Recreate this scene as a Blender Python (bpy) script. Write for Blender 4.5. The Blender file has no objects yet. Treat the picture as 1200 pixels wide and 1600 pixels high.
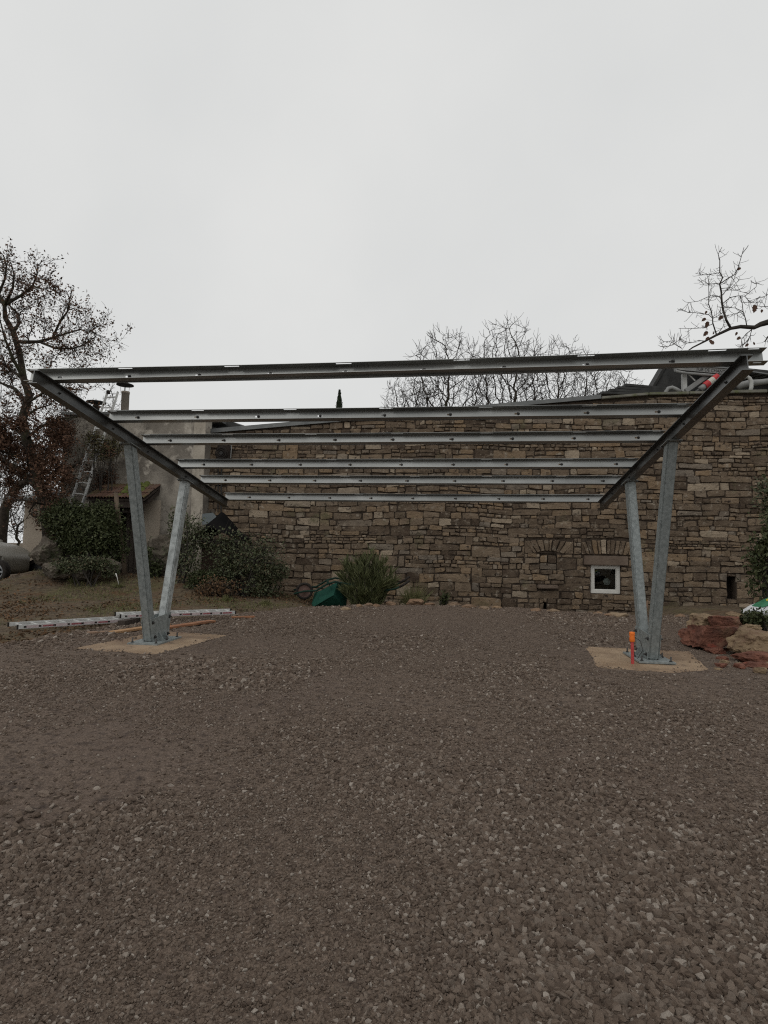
import bpy, bmesh, math, random
import numpy as np
from mathutils import Vector, Matrix

random.seed(7); RNG = np.random.default_rng(7)
scene = bpy.context.scene
COL = scene.collection
R = math.radians

# ------------------------------------------------------------------ camera
F, PITCH, ROLL, YAW = 920.8, .0625, .0195, .1172      # focal length in photo pixels (1200 wide), radians
CAM = Vector((3.654, -6.843, 1.2))
_f = Vector((-math.sin(YAW)*math.cos(PITCH), math.cos(YAW)*math.cos(PITCH), math.sin(PITCH)))
_r0 = Vector((math.cos(YAW), math.sin(YAW), 0)); _u0 = _r0.cross(_f)
_r = _r0*math.cos(ROLL) + _u0*math.sin(ROLL); _u = -_r0*math.sin(ROLL) + _u0*math.cos(ROLL)
cd = bpy.data.cameras.new('camera'); cam = bpy.data.objects.new('camera', cd); COL.objects.link(cam)
cd.sensor_fit = 'HORIZONTAL'; cd.sensor_width = 36; cd.lens = 36*F/1200; cd.clip_start = .05; cd.clip_end = 2000
m3 = Matrix((_r, _u, -_f)).transposed()
cam.matrix_world = Matrix.Translation(CAM) @ m3.to_4x4()
scene.camera = cam

# ------------------------------------------------------------------ world: overcast
world = bpy.data.worlds.new('World'); scene.world = world; world.use_nodes = True
nt = world.node_tree; nt.nodes.clear()
wo = nt.nodes.new('ShaderNodeOutputWorld'); bg = nt.nodes.new('ShaderNodeBackground')
sk = nt.nodes.new('ShaderNodeTexSky'); sk.sky_type = 'NISHITA'; sk.sun_disc = False
SUN_EL, SUN_AZ = R(52), R(215)
sk.sun_elevation = SUN_EL; sk.sun_rotation = SUN_AZ; sk.dust_density = 4
hs = nt.nodes.new('ShaderNodeHueSaturation'); hs.inputs['Saturation'].default_value = .04
nt.links.new(sk.outputs[0], hs.inputs['Color'])
tcw = nt.nodes.new('ShaderNodeTexCoord')
nzw = nt.nodes.new('ShaderNodeTexNoise'); nzw.inputs['Scale'].default_value = 2.2; nzw.inputs['Detail'].default_value = 4
nt.links.new(tcw.outputs['Generated'], nzw.inputs['Vector'])
rw = nt.nodes.new('ShaderNodeValToRGB'); rw.color_ramp.elements[0].position = .3; rw.color_ramp.elements[1].position = .7
rw.color_ramp.elements[0].color = (.70, .712, .71, 1); rw.color_ramp.elements[1].color = (.785, .79, .78, 1)
nt.links.new(nzw.outputs['Fac'], rw.inputs[0])
sc10 = nt.nodes.new('ShaderNodeMix'); sc10.data_type = 'RGBA'; sc10.blend_type = 'MULTIPLY'; sc10.inputs[0].default_value = 1
nt.links.new(rw.outputs[0], sc10.inputs[6]); sc10.inputs[7].default_value = (10, 10, 10, 1); sc10.clamp_result = False
mxw = nt.nodes.new('ShaderNodeMix'); mxw.data_type = 'RGBA'; mxw.inputs[0].default_value = .08      # cloud layer over the clear sky
nt.links.new(sc10.outputs[2], mxw.inputs[6]); nt.links.new(hs.outputs[0], mxw.inputs[7])
nt.links.new(mxw.outputs[2], bg.inputs['Color']); bg.inputs['Strength'].default_value = .1
nt.links.new(bg.outputs[0], wo.inputs[0])
sd = bpy.data.lights.new('sun', 'SUN'); sd.energy = .5; sd.angle = R(50); sd.color = (1, .97, .93)
sun = bpy.data.objects.new('sun', sd); COL.objects.link(sun)
# light comes from the direction (sin az, cos az) of the sky's sun
sun_dir = Vector((math.sin(SUN_AZ)*math.cos(SUN_EL), math.cos(SUN_AZ)*math.cos(SUN_EL), math.sin(SUN_EL)))
sun.rotation_euler = sun_dir.to_track_quat('Z', 'Y').to_euler()
vs = scene.view_settings; vs.view_transform = 'Standard'; vs.look = 'None'; vs.exposure = 0; vs.gamma = 1; vs.use_curve_mapping = False
scene.cycles.use_denoising = False; scene.cycles.filter_width = 1.15

# ------------------------------------------------------------------ helpers
def ray(x, y): return _f + _r*((x-600)/F) - _u*((y-800)/F)
def at(x, y, Y): d = ray(x, y); return CAM + d*((Y-CAM.y)/d.y)
def atz(x, y, z): d = ray(x, y); return CAM + d*((z-CAM.z)/d.z)
def lerp(a, b, t): return a + (b-a)*t
def sstep(a, b, x): t = np.clip((x-a)/(b-a), 0, 1); return t*t*(3-2*t)

_perm = np.random.default_rng(3).random((64, 64, 64))
def noise3(x, y, z):
    x, y, z = (np.asarray(v, float) for v in (x, y, z))
    xi, yi, zi = (np.floor(v).astype(int) for v in (x, y, z))
    fx, fy, fz = x-xi, y-yi, z-zi
    fx, fy, fz = (v*v*(3-2*v) for v in (fx, fy, fz))
    g = lambda a, b, c: _perm[(xi+a) & 63, (yi+b) & 63, (zi+c) & 63]
    l = lambda a, b, t: a+(b-a)*t
    return l(l(l(g(0,0,0), g(1,0,0), fx), l(g(0,1,0), g(1,1,0), fx), fy),
             l(l(g(0,0,1), g(1,0,1), fx), l(g(0,1,1), g(1,1,1), fx), fy), fz)*2-1
def fbm(x, y, z=0., o=3):
    s = 0; a = 1
    for i in range(o):
        s = s+a*noise3(np.asarray(x)*2**i+7.3*i, np.asarray(y)*2**i+3.1*i, np.asarray(z)*2**i+1.7*i); a *= .5
    return s

def mat(name, c1, c2=None, scale=4., rough=.85, bump=0., bscale=None, metal=0., detail=6, stretch=(1, 1, 1), spec=.3, isl=None, tint=None, extra=None, objrand=None, ramp=(.35, .65)):
    """procedural material: noise between two colours, optional bump, per-island / per-tint / per-object variation"""
    m = bpy.data.materials.new(name); m.use_nodes = True; t = m.node_tree; n = t.nodes; L = t.links
    b = n['Principled BSDF']; b.inputs['Roughness'].default_value = rough; b.inputs['Metallic'].default_value = metal
    b.inputs['Specular IOR Level'].default_value = spec
    tc = n.new('ShaderNodeTexCoord'); mp = n.new('ShaderNodeMapping'); mp.inputs['Scale'].default_value = stretch
    L.new(tc.outputs['Object'], mp.inputs[0])
    nz = n.new('ShaderNodeTexNoise'); nz.inputs['Scale'].default_value = scale; nz.inputs['Detail'].default_value = detail
    L.new(mp.outputs[0], nz.inputs['Vector'])
    rp = n.new('ShaderNodeValToRGB'); rp.color_ramp.elements[0].position, rp.color_ramp.elements[1].position = ramp
    rp.color_ramp.elements[0].color = (*c1, 1); rp.color_ramp.elements[1].color = (*(c2 or c1), 1)
    L.new(nz.outputs['Fac'], rp.inputs[0]); col = rp.outputs[0]
    def mul(col, fac_socket, lo, hi):
        mr = n.new('ShaderNodeMapRange'); mr.inputs[3].default_value = lo; mr.inputs[4].default_value = hi; L.new(fac_socket, mr.inputs[0])
        mx = n.new('ShaderNodeMix'); mx.data_type = 'RGBA'; mx.blend_type = 'MULTIPLY'; mx.inputs[0].default_value = 1
        cb = n.new('ShaderNodeCombineColor')
        for i in range(3): L.new(mr.outputs[0], cb.inputs[i])
        L.new(col, mx.inputs[6]); L.new(cb.outputs[0], mx.inputs[7]); return mx.outputs[2]
    def rampmix(col, sock, cols, amount):
        r2 = n.new('ShaderNodeValToRGB'); e = r2.color_ramp.elements; r2.color_ramp.interpolation = 'LINEAR'
        while len(e) < len(cols): e.new(.5)
        for i, c in enumerate(cols): e[i].position = i/(len(cols)-1); e[i].color = (*c, 1)
        L.new(sock, r2.inputs[0]); mx = n.new('ShaderNodeMix'); mx.data_type = 'RGBA'; mx.inputs[0].default_value = amount
        L.new(col, mx.inputs[6]); L.new(r2.outputs[0], mx.inputs[7]); return mx.outputs[2]
    if isl:
        g = n.new('ShaderNodeNewGeometry'); col = rampmix(col, g.outputs['Random Per Island'], isl, .8)
    if objrand:
        g = n.new('ShaderNodeObjectInfo'); col = rampmix(col, g.outputs['Random'], objrand, .75)
    if tint:
        g = n.new('ShaderNodeAttribute'); g.attribute_name = 'tint'; col = rampmix(col, g.outputs['Fac'], tint, .72)
    if extra:   # second, coarser stain layer: (scale, colour, lo, hi)
        for (es, ec, lo, hi, *st) in extra:
            n2 = n.new('ShaderNodeTexNoise'); n2.inputs['Scale'].default_value = es; n2.inputs['Detail'].default_value = 8; n2.inputs['Roughness'].default_value = .62
            m2 = n.new('ShaderNodeMapping'); m2.inputs['Scale'].default_value = st[0] if st else (1, 1, 1); m2.inputs['Location'].default_value = (es*3, 1.7, es)
            L.new(tc.outputs['Object'], m2.inputs[0]); L.new(m2.outputs[0], n2.inputs['Vector'])
            mr = n.new('ShaderNodeMapRange'); mr.inputs[1].default_value = lo; mr.inputs[2].default_value = hi; L.new(n2.outputs['Fac'], mr.inputs[0])
            mx = n.new('ShaderNodeMix'); mx.data_type = 'RGBA'; L.new(mr.outputs[0], mx.inputs[0]); L.new(col, mx.inputs[6]); mx.inputs[7].default_value = (*ec, 1); col = mx.outputs[2]
    L.new(col, b.inputs['Base Color'])
    if bump:
        nb = n.new('ShaderNodeTexNoise'); nb.inputs['Scale'].default_value = bscale or scale*4; nb.inputs['Detail'].default_value = 8
        L.new(mp.outputs[0], nb.inputs['Vector'])
        bp = n.new('ShaderNodeBump'); bp.inputs['Strength'].default_value = bump; bp.inputs['Distance'].default_value = .02
        L.new(nb.outputs['Fac'], bp.inputs['Height']); L.new(bp.outputs[0], b.inputs['Normal'])
    return m

class MB:
    """collects faces; build() links them as one mesh object"""
    def __init__(s): s.v = []; s.f = []; s.t = []
    def add(s, vs, fs, tint=.5):
        o = len(s.v); s.v += [tuple(v) for v in vs]; s.f += [tuple(i+o for i in f) for f in fs]; s.t += [tint]*len(fs); return s
    def box(s, lo, hi, M=None):
        x0, y0, z0 = lo; x1, y1, z1 = hi
        vs = [Vector(p) for p in ((x0,y0,z0),(x1,y0,z0),(x1,y1,z0),(x0,y1,z0),(x0,y0,z1),(x1,y0,z1),(x1,y1,z1),(x0,y1,z1))]
        if M is not None: vs = [M @ v for v in vs]
        return s.add(vs, [(0,3,2,1),(4,5,6,7),(0,1,5,4),(1,2,6,5),(2,3,7,6),(3,0,4,7)])
    def hexa(s, bot, top):
        return s.add(list(bot)+list(top), [(0,3,2,1),(4,5,6,7),(0,1,5,4),(1,2,6,5),(2,3,7,6),(3,0,4,7)])
    def tube(s, path, radii, n=6, caps=True, tint=.5):
        path = [Vector(p) for p in path]; vs = []; fs = []
        if not hasattr(radii, '__len__'): radii = [radii]*len(path)
        ref = None
        for i, p in enumerate(path):
            d = path[min(i+1, len(path)-1)]-path[max(i-1, 0)]
            if d.length < 1e-9: d = Vector((0, 0, 1))
            d.normalize()
            if ref is None: ref = d.orthogonal().normalized()
            else:
                ref = ref-d*ref.dot(d)
                ref = ref.normalized() if ref.length > 1e-6 else d.orthogonal().normalized()
            b = d.cross(ref)
            for k in range(n):
                a = 2*math.pi*k/n; vs.append(p+(ref*math.cos(a)+b*math.sin(a))*radii[i])
        for i in range(len(path)-1):
            for k in range(n): fs.append((i*n+k, i*n+(k+1) % n, (i+1)*n+(k+1) % n, (i+1)*n+k))
        if caps:
            fs.append(tuple(range(n-1, -1, -1))); fs.append(tuple((len(path)-1)*n+k for k in range(n)))
        return s.add(vs, fs, tint)
    def bar(s, a, b, w, h, up=(0, 0, 1)):
        """rectangular bar from a to b"""
        a, b = Vector(a), Vector(b); d = (b-a).normalized(); up = Vector(up); sx = d.cross(up).normalized(); uz = sx.cross(d)
        q = lambda p: [p-sx*w/2-uz*h/2, p+sx*w/2-uz*h/2, p+sx*w/2+uz*h/2, p-sx*w/2+uz*h/2]
        return s.hexa(q(a), q(b))
    def prism(s, poly, a, b):
        """polygon given as 3-D points, extruded from offset a to offset b"""
        n = len(poly); a, b = Vector(a), Vector(b); vs = [Vector(p)+a for p in poly]+[Vector(p)+b for p in poly]
        return s.add(vs, [tuple(range(n-1, -1, -1)), tuple(range(n, 2*n))]+[(i, (i+1) % n, n+(i+1) % n, n+i) for i in range(n)])
    def lathe(s, prof, origin=(0, 0, 0), n=16, M=None):
        vs = []; fs = []; o = Vector(origin)
        for (r, z) in prof:
            for k in range(n):
                a = 2*math.pi*k/n; p = Vector((r*math.cos(a), r*math.sin(a), z)); vs.append((M @ p if M is not None else p)+o)
        for i in range(len(prof)-1):
            for k in range(n): fs.append((i*n+k, i*n+(k+1) % n, (i+1)*n+(k+1) % n, (i+1)*n+k))
        return s.add(vs, fs)
    def build(s, name, m, parent=None, smooth=False, bevel=0, tint=False, fixn=False, solid=0):
        me = bpy.data.meshes.new(name); me.from_pydata(s.v, [], s.f); me.update()
        if fixn or bevel:
            bm = bmesh.new(); bm.from_mesh(me); bmesh.ops.recalc_face_normals(bm, faces=bm.faces)
            if bevel: bmesh.ops.bevel(bm, geom=[e for e in bm.edges if len(e.link_faces) == 2 and e.calc_face_angle(0) > .5], offset=bevel, segments=2, affect='EDGES', clamp_overlap=True)
            bm.to_mesh(me); bm.free()
        if tint and len(me.polygons) == len(s.t):
            at_ = me.attributes.new('tint', 'FLOAT', 'FACE'); at_.data.foreach_set('value', s.t)
        return link(name, me, m, parent, smooth, solid)
def link(name, me, m=None, parent=None, smooth=False, solid=0):
    o = bpy.data.objects.new(name, me); COL.objects.link(o)
    if m is not None and me is not None and not me.materials: me.materials.append(m)
    if smooth: me.polygons.foreach_set('use_smooth', [True]*len(me.polygons))
    if solid: md = o.modifiers.new('thickness', 'SOLIDIFY'); md.thickness = solid; md.offset = 0
    if parent is not None: o.parent = parent; o.matrix_parent_inverse = parent.matrix_world.inverted()
    return o
def np_mesh(name, V, FQ, m, parent=None, smooth=False, tint=None):
    """fast mesh from numpy arrays of verts and quads"""
    me = bpy.data.meshes.new(name); V = np.asarray(V, np.float32); FQ = np.asarray(FQ, np.int32)
    me.vertices.add(len(V)); me.vertices.foreach_set('co', V.ravel())
    k = FQ.shape[1]; me.loops.add(FQ.size); me.loops.foreach_set('vertex_index', FQ.ravel())
    me.polygons.add(len(FQ)); me.polygons.foreach_set('loop_start', np.arange(0, FQ.size, k, dtype=np.int32))
    me.update(calc_edges=True); me.validate()
    if tint is not None:
        a = me.attributes.new('tint', 'FLOAT', 'POINT'); a.data.foreach_set('value', np.asarray(tint, np.float32))
    return link(name, me, m, parent, smooth)
def thing(name, label, cat, loc=(0, 0, 0), group=None):
    o = bpy.data.objects.new(name, None); COL.objects.link(o); o.location = loc; o.empty_display_size = .2
    o.matrix_world = Matrix.Translation(Vector(loc))
    return tag(o, label, cat, group)
def tag(o, label=None, cat=None, group=None, kind=None):
    if label: o['label'] = label
    if cat: o['category'] = cat
    if group: o['group'] = group
    if kind: o['kind'] = kind
    return o
def rand_unit(n):
    v = RNG.normal(size=(n, 3)); return v/np.linalg.norm(v, axis=1)[:, None]
def leaf_arrays(P, size, aspect=.45, up=0., dirs=None, fold=.15):
    """one folded diamond leaf per point"""
    n = len(P); a = rand_unit(n) if dirs is None else dirs
    if up: a = a+np.array([0, 0, up]); a /= np.linalg.norm(a, axis=1)[:, None]
    b = np.cross(a, rand_unit(n)); b /= np.linalg.norm(b, axis=1)[:, None]+1e-9
    c = np.cross(a, b); s = (size*RNG.uniform(.6, 1.3, n))[:, None]
    V = np.stack([P, P+a*s*.5+b*s*aspect*.5+c*s*fold, P+a*s, P+a*s*.5-b*s*aspect*.5+c*s*fold], 1).reshape(-1, 3)
    return V, np.arange(4*n).reshape(-1, 4)

# ------------------------------------------------------------------ materials
M = {}
M['gravel'] = mat('gravel_grit', (.086, .061, .045), (.20, .15, .115), scale=70, rough=.95, bump=1., bscale=90, extra=[(.45, (.125, .090, .071), .5, .8), (16, (.05, .035, .028), .50, .70), (38, (.26, .20, .165), .62, .72)])  # grit toned darker than the stones: shade of the crevices put into colour
M['stones'] = mat('gravel_stone', (.085, .063, .048), (.20, .158, .123), scale=60, rough=.95, bump=.6, bscale=150, objrand=[(.076, .051, .037), (.21, .156, .118), (.118, .082, .061), (.27, .21, .166), (.158, .113, .085), (.22, .176, .142), (.092, .063, .046), (.20, .148, .112), (.48, .42, .36)])
M['earth'] = mat('leafy_earth', (.058, .042, .027), (.125, .092, .058), scale=9, rough=1, bump=.8, bscale=30, extra=[(1.2, (.085, .075, .03), .5, .75), (2.3, (.10, .052, .025), .52, .75)])
M['concrete'] = mat('wet_concrete', (.245, .165, .10), (.36, .26, .17), scale=2.2, rough=.55, bump=.25, bscale=60, extra=[(1.1, (.16, .10, .062), .45, .65), (6, (.14, .095, .065), .57, .70), (30, (.33, .25, .18), .62, .75)])
M['galv'] = mat('galvanised_steel', (.17, .19, .187), (.27, .295, .29), scale=26, rough=.55, metal=.1, bump=.05, bscale=80, extra=[(3.5, (.15, .165, .163), .5, .8, (1, 1, .25))], spec=.5)
M['galv_skylit'] = mat('spangled_skylit_galvanised_steel', (.20, .215, .21), (.38, .405, .40), scale=14, rough=.55, metal=.1, bump=.08, bscale=60, extra=[(6, (.52, .55, .53), .52, .72, (1, 1, .3)), (2.0, (.18, .195, .19), .52, .8, (1, 1, .3))], spec=.5)  # lighter copy of the galvanised steel, sky light painted into the colour
M['purlin'] = mat('purlin_steel', (.22, .224, .217), (.36, .364, .35), scale=5, rough=.34, metal=.88, stretch=(.2, 1, 1), extra=[(2.5, (.25, .245, .235), .5, .8, (.3, 1, 1))], spec=.5)
M['rafter'] = mat('rafter_steel', (.11, .113, .113), (.17, .173, .17), scale=5, rough=.38, metal=.85, extra=[(3, (.14, .14, .135), .55, .8)], spec=.5)
M['bolt'] = mat('dark_bolt', (.05, .05, .05), (.09, .085, .08), scale=30, rough=.5, metal=.5)
STT = [(.055, .039, .028), (.15, .112, .078), (.095, .07, .049), (.19, .142, .098), (.23, .158, .094), (.16, .138, .114), (.37, .30, .22)]
M['stone'] = mat('wall_stone', (.082, .057, .04), (.25, .19, .133), scale=5, rough=.95, bump=1., bscale=22, tint=STT, extra=[(.9, (.06, .05, .04), .55, .8), (6, (.30, .255, .20), .57, .70), (9, (.04, .03, .023), .56, .67), (24, (.33, .285, .225), .62, .72), (1.6, (.115, .108, .058), .60, .8)], spec=.2)
M['mortar'] = mat('old_mortar', (.038, .028, .021), (.08, .06, .044), scale=6, rough=1, bump=.8, bscale=20)
M['lintel'] = mat('lintel_stone', (.125, .092, .07), (.17, .13, .10), scale=3, rough=.95, bump=.5, bscale=20)
M['white'] = mat('white_pvc', (.55, .54, .50), (.62, .61, .57), scale=3, rough=.5, extra=[(4, (.42, .41, .37), .55, .8)])
M['glass'] = mat('dark_glass', (.012, .012, .013), rough=.08, spec=.5)
M['void'] = mat('dark_wood_and_opening_shade', (.02, .015, .012), (.032, .025, .02), scale=8, rough=1)  # dark timber; also near-black backs that paint the shade inside openings
M['render'] = mat('stained_render', (.20, .178, .15), (.34, .306, .258), scale=1.3, rough=.95, bump=.5, bscale=14, extra=[(.9, (.155, .137, .116), .46, .60), (2.6, (.45, .41, .35), .55, .65), (5.5, (.12, .106, .09), .58, .68), (1.7, (.11, .097, .082), .55, .70, (1, 1, .4))])
M['pilaster'] = mat('pale_render', (.32, .285, .232), (.44, .395, .33), scale=2.4, rough=.95, bump=.3, bscale=16, extra=[(3, (.18, .16, .13), .52, .7, (1, 1, .5))])
M['plaster'] = mat('beige_plaster', (.34, .285, .225), (.42, .36, .29), scale=1.2, rough=.95, bump=.15, bscale=12)
M['door'] = mat('old_door', (.075, .06, .05), (.11, .088, .072), scale=3, rough=.8, stretch=(6, 1, .4), bump=.3)
M['beam'] = mat('dark_beam', (.03, .022, .018), (.055, .042, .034), scale=5, rough=.9)
M['tile'] = mat('clay_tile', (.085, .045, .032), (.15, .08, .055), scale=9, rough=.95, isl=[(.075, .042, .03), (.13, .07, .048), (.10, .07, .055)], extra=[(3, (.09, .085, .03), .5, .68)])
M['zinc'] = mat('dull_zinc', (.13, .135, .135), (.19, .195, .19), scale=2.5, rough=.55, metal=.2, extra=[(5, (.10, .10, .095), .55, .75)])
M['slate'] = mat('dark_slate', (.028, .028, .027), (.05, .049, .047), scale=4, rough=.8)
M['coping'] = mat('mossy_coping', (.12, .115, .095), (.20, .19, .16), scale=3, rough=.95, bump=.4, extra=[(2.2, (.10, .11, .045), .48, .65)])
M['bark'] = mat('oak_bark', (.022, .017, .013), (.05, .039, .029), scale=10, rough=1, bump=.8, bscale=40, extra=[(3, (.05, .055, .025), .52, .7)])
M['twig'] = mat('bare_twig', (.030, .026, .022), (.055, .047, .04), scale=6, rough=1)
M['rust_leaf'] = mat('dead_oak_leaf', (.10, .05, .03), (.14, .07, .04), scale=4, rough=.8, isl=[(.045, .028, .02), (.105, .054, .032), (.07, .038, .025), (.15, .082, .045)])
M['litter_leaf'] = mat('fallen_leaf', (.10, .06, .035), (.13, .08, .05), scale=4, rough=.9, isl=[(.06, .04, .024), (.13, .078, .042), (.09, .06, .034), (.20, .105, .05), (.075, .055, .032)])
M['dark_leaf'] = mat('evergreen_leaf', (.03, .045, .02), (.05, .065, .03), scale=4, rough=.5, isl=[(.027, .034, .014), (.07, .08, .034), (.043, .052, .022), (.115, .122, .06)], spec=.15)
M['olive_leaf'] = mat('olive_leaf', (.05, .06, .03), (.07, .08, .04), scale=4, rough=.6, isl=[(.035, .042, .02), (.08, .095, .043), (.06, .07, .033), (.125, .14, .08), (.10, .065, .035)])
M['ivy_leaf'] = mat('creeper_leaf', (.06, .06, .025), (.09, .08, .03), scale=4, rough=.7, isl=[(.045, .045, .02), (.09, .085, .03), (.10, .055, .03), (.065, .07, .03)])
M['lance_leaf'] = mat('lance_leaf', (.05, .06, .025), (.075, .085, .035), scale=4, rough=.6, isl=[(.045, .055, .02), (.09, .10, .04), (.15, .155, .075), (.06, .072, .028)], spec=.2)
M['blade'] = mat('grass_blade', (.12, .13, .05), (.16, .16, .07), scale=4, rough=.7, isl=[(.08, .09, .035), (.16, .15, .06), (.11, .12, .045)])
M['alu'] = mat('ladder_aluminium', (.42, .42, .41), (.54, .54, .52), scale=4, rough=.5, metal=.1, spec=.5)
M['alu_bright'] = mat('bright_aluminium', (.54, .54, .52), (.68, .68, .66), scale=4, rough=.5, metal=0, spec=.5)
M['sticker'] = mat('faded_red_sticker', (.22, .05, .06), (.32, .12, .13), scale=30, rough=.6)
M['pinkish'] = mat('stile_label_film', (.42, .34, .345), (.50, .43, .43), scale=20, rough=.5)
M['plank'] = mat('rusty_plank', (.24, .105, .055), (.33, .16, .085), scale=3, rough=.85, stretch=(1, 1, 1), extra=[(4, (.16, .085, .05), .5, .7)])
M['plank2'] = mat('tan_plank', (.30, .17, .085), (.38, .23, .12), scale=3, rough=.85)
M['plank3'] = mat('grey_plank', (.19, .12, .08), (.26, .17, .115), scale=3, rough=.9)
M['green'] = mat('green_barrow_paint', (.008, .045, .032), (.014, .066, .047), scale=5, rough=.75, extra=[(8, (.03, .045, .03), .62, .72)], spec=.15)
M['tubeg'] = mat('dark_green_tube', (.010, .026, .020), (.018, .04, .03), scale=6, rough=.8, spec=.1)
M['rubber'] = mat('tyre_rubber', (.018, .015, .013), (.032, .026, .022), scale=20, rough=.9)
M['rustrim'] = mat('rusty_rim', (.09, .055, .045), (.13, .08, .065), scale=12, rough=.8)
M['carpaint'] = mat('grey_car_paint', (.21, .195, .165), (.22, .205, .175), scale=2, rough=.4, metal=.05, spec=.5)
M['carlow'] = mat('car_plastic', (.03, .03, .03), (.04, .04, .04), scale=5, rough=.6)
M['rim'] = mat('alloy_rim', (.28, .29, .30), (.34, .35, .36), scale=5, rough=.35, metal=.6)
M['lens'] = mat('lamp_lens', (.55, .55, .53), (.62, .62, .6), scale=5, rough=.12, spec=.6)
M['redlens'] = mat('red_lens', (.10, .012, .015), rough=.15, spec=.6)
M['boulder'] = mat('lichen_boulder', (.075, .062, .048), (.15, .128, .102), scale=2.6, rough=1, bump=1, bscale=9, extra=[(3, (.045, .05, .026), .52, .66), (1.1, (.055, .045, .036), .5, .7)])
M['redrock'] = mat('red_rock', (.105, .045, .032), (.20, .085, .056), scale=5, rough=1, bump=1, bscale=20, extra=[(2.2, (.26, .17, .105), .60, .72), (3.4, (.28, .055, .035), .60, .70), (1.8, (.05, .03, .024), .52, .70)])
M['tanrock'] = mat('tan_rock', (.17, .118, .072), (.27, .195, .12), scale=3.5, rough=1, bump=1, bscale=16, extra=[(2, (.12, .06, .045), .54, .68), (7, (.12, .09, .06), .58, .7)])
M['redpaint'] = mat('red_marking_paint', (.30, .055, .04), (.36, .08, .055), scale=20, rough=.8)
M['edging'] = mat('edging_stone', (.25, .165, .095), (.36, .26, .165), scale=7, rough=1, bump=.8, bscale=30, objrand=[(.24, .165, .10), (.19, .11, .07), (.14, .095, .068), (.28, .21, .14)])
M['orange'] = mat('orange_cap', (.75, .16, .02), (.9, .22, .03), scale=30, rough=.6)
M['pegred'] = mat('red_conduit', (.42, .05, .05), (.5, .08, .075), scale=20, rough=.5)
M['wood'] = mat('grey_stake_wood', (.09, .066, .047), (.15, .113, .08), scale=5, rough=.95, stretch=(3, 3, .4), bump=.5)
M['tarp'] = mat('black_tarp', (.006, .006, .006), (.010, .009, .009), scale=3, rough=1, spec=.05)
M['paletarp'] = mat('pale_blue_sheet', (.12, .14, .145), (.16, .18, .185), scale=3, rough=.8)
M['brownwood'] = mat('brown_shed_wood', (.05, .032, .024), (.075, .05, .036), scale=3, rough=.9)
M['sackw'] = mat('white_sack', (.52, .53, .54), (.62, .63, .64), scale=6, rough=.45, bump=.3, bscale=10)
M['sackg'] = mat('green_sack_print', (.02, .13, .06), (.03, .17, .085), scale=6, rough=.45)
M['sacky'] = mat('yellow_sack_print', (.55, .42, .06), (.6, .5, .08), scale=6, rough=.45)
M['sackr'] = mat('red_sack_print', (.35, .04, .03), rough=.45)
M['rustpipe'] = mat('rusty_flue', (.27, .23, .185), (.36, .32, .27), scale=6, rough=.6, metal=.2, extra=[(4, (.24, .12, .055), .54, .7, (2, 2, .3))])
M['blackmetal'] = mat('black_metal', (.02, .019, .018), (.035, .033, .03), scale=8, rough=.7)
M['pipe'] = mat('grey_pvc_pipe', (.19, .19, .185), (.25, .25, .24), scale=5, rough=.6)
M['pipew'] = mat('pale_pvc_pipe', (.36, .36, .34), (.45, .45, .43), scale=5, rough=.55)
M['redband'] = mat('red_band', (.42, .03, .035), (.5, .05, .05), scale=6, rough=.5)
M['whiteband'] = mat('white_band', (.45, .43, .37), (.52, .50, .44), scale=6, rough=.5)
M['letter'] = mat('dark_lettering', (.035, .035, .035), rough=.7)
M['needle'] = mat('cypress_needle', (.025, .035, .02), (.04, .055, .03), scale=5, rough=.9)
M['moss'] = mat('moss', (.07, .085, .02), (.12, .13, .035), scale=9, rough=1, bump=.5)

# ------------------------------------------------------------------ ground
GPOLY = [(-3.2, -9), (-2.9, -4), (-2.3, -1.4), (-1.5, -.2), (-1.45, .8), (-1.25, 1.8), (-.52, 3.12), (.4, 4.3), (1.5, 4.95), (2.75, 6.0), (4.9, 5.6), (6.8, 5.1), (8.1, 5.1), (7.55, 2.7), (7.15, 1.3), (7.1, .55), (7.25, -.2), (8.6, -1.8), (10.5, -3.5), (11, -9)]
PADS = [[(-.62, -.53), (.45, -.70), (.70, .86), (-.40, 1.02)], [(5.16, -.45), (5.86, -.57), (6.28, -.34), (6.55, .86), (5.32, .96)]]
def sdist(x, y, poly=None):
    """signed distance to the edge of the gravel yard, negative inside"""
    P = np.array(poly or GPOLY); d = np.full(x.shape, 1e9); ins = np.zeros(x.shape, bool)
    for i in range(len(P)):
        a, b = P[i], P[(i+1) % len(P)]; e = b-a
        t = np.clip(((x-a[0])*e[0]+(y-a[1])*e[1])/(e@e), 0, 1)
        d = np.minimum(d, np.hypot(x-a[0]-t*e[0], y-a[1]-t*e[1]))
        c = (a[1] > y) != (b[1] > y); ins ^= c & (x < (b[0]-a[0])*(y-a[1])/(b[1]-a[1]+1e-12)+a[0])
    return np.where(ins, -d, d)
def near_z(x, y): return -.03*np.clip(-1.2-y, 0, 9)      # the yard falls gently towards the viewer
def gravel_z(x, y):
    s = sdist(x, y)+fbm(x*1.1, y*1.1, 4.)*.22
    relief = .016*fbm(x*1.3, y*1.3, 1.)+.009*fbm(x*5, y*5, 2.)+.006*fbm(x*17, y*17, 8., 2)
    dL, dR = sdist(x, y, PADS[0]), sdist(x, y, PADS[1]); pad = np.maximum(sstep(.3, 0, dL), sstep(.3, 0, dR)); lift = .008*sstep(.5, 0, dL)-.035*sstep(0, -.10, dL)+.022*sstep(.6, 0, dR)-.045*sstep(0, -.10, dR)
    return near_z(x, y)+relief*(1-.8*pad)+lift-.35*sstep(-.05, .55, s)+.03*sstep(-1.2, -.1, s)*sstep(2, 4, y)
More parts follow.
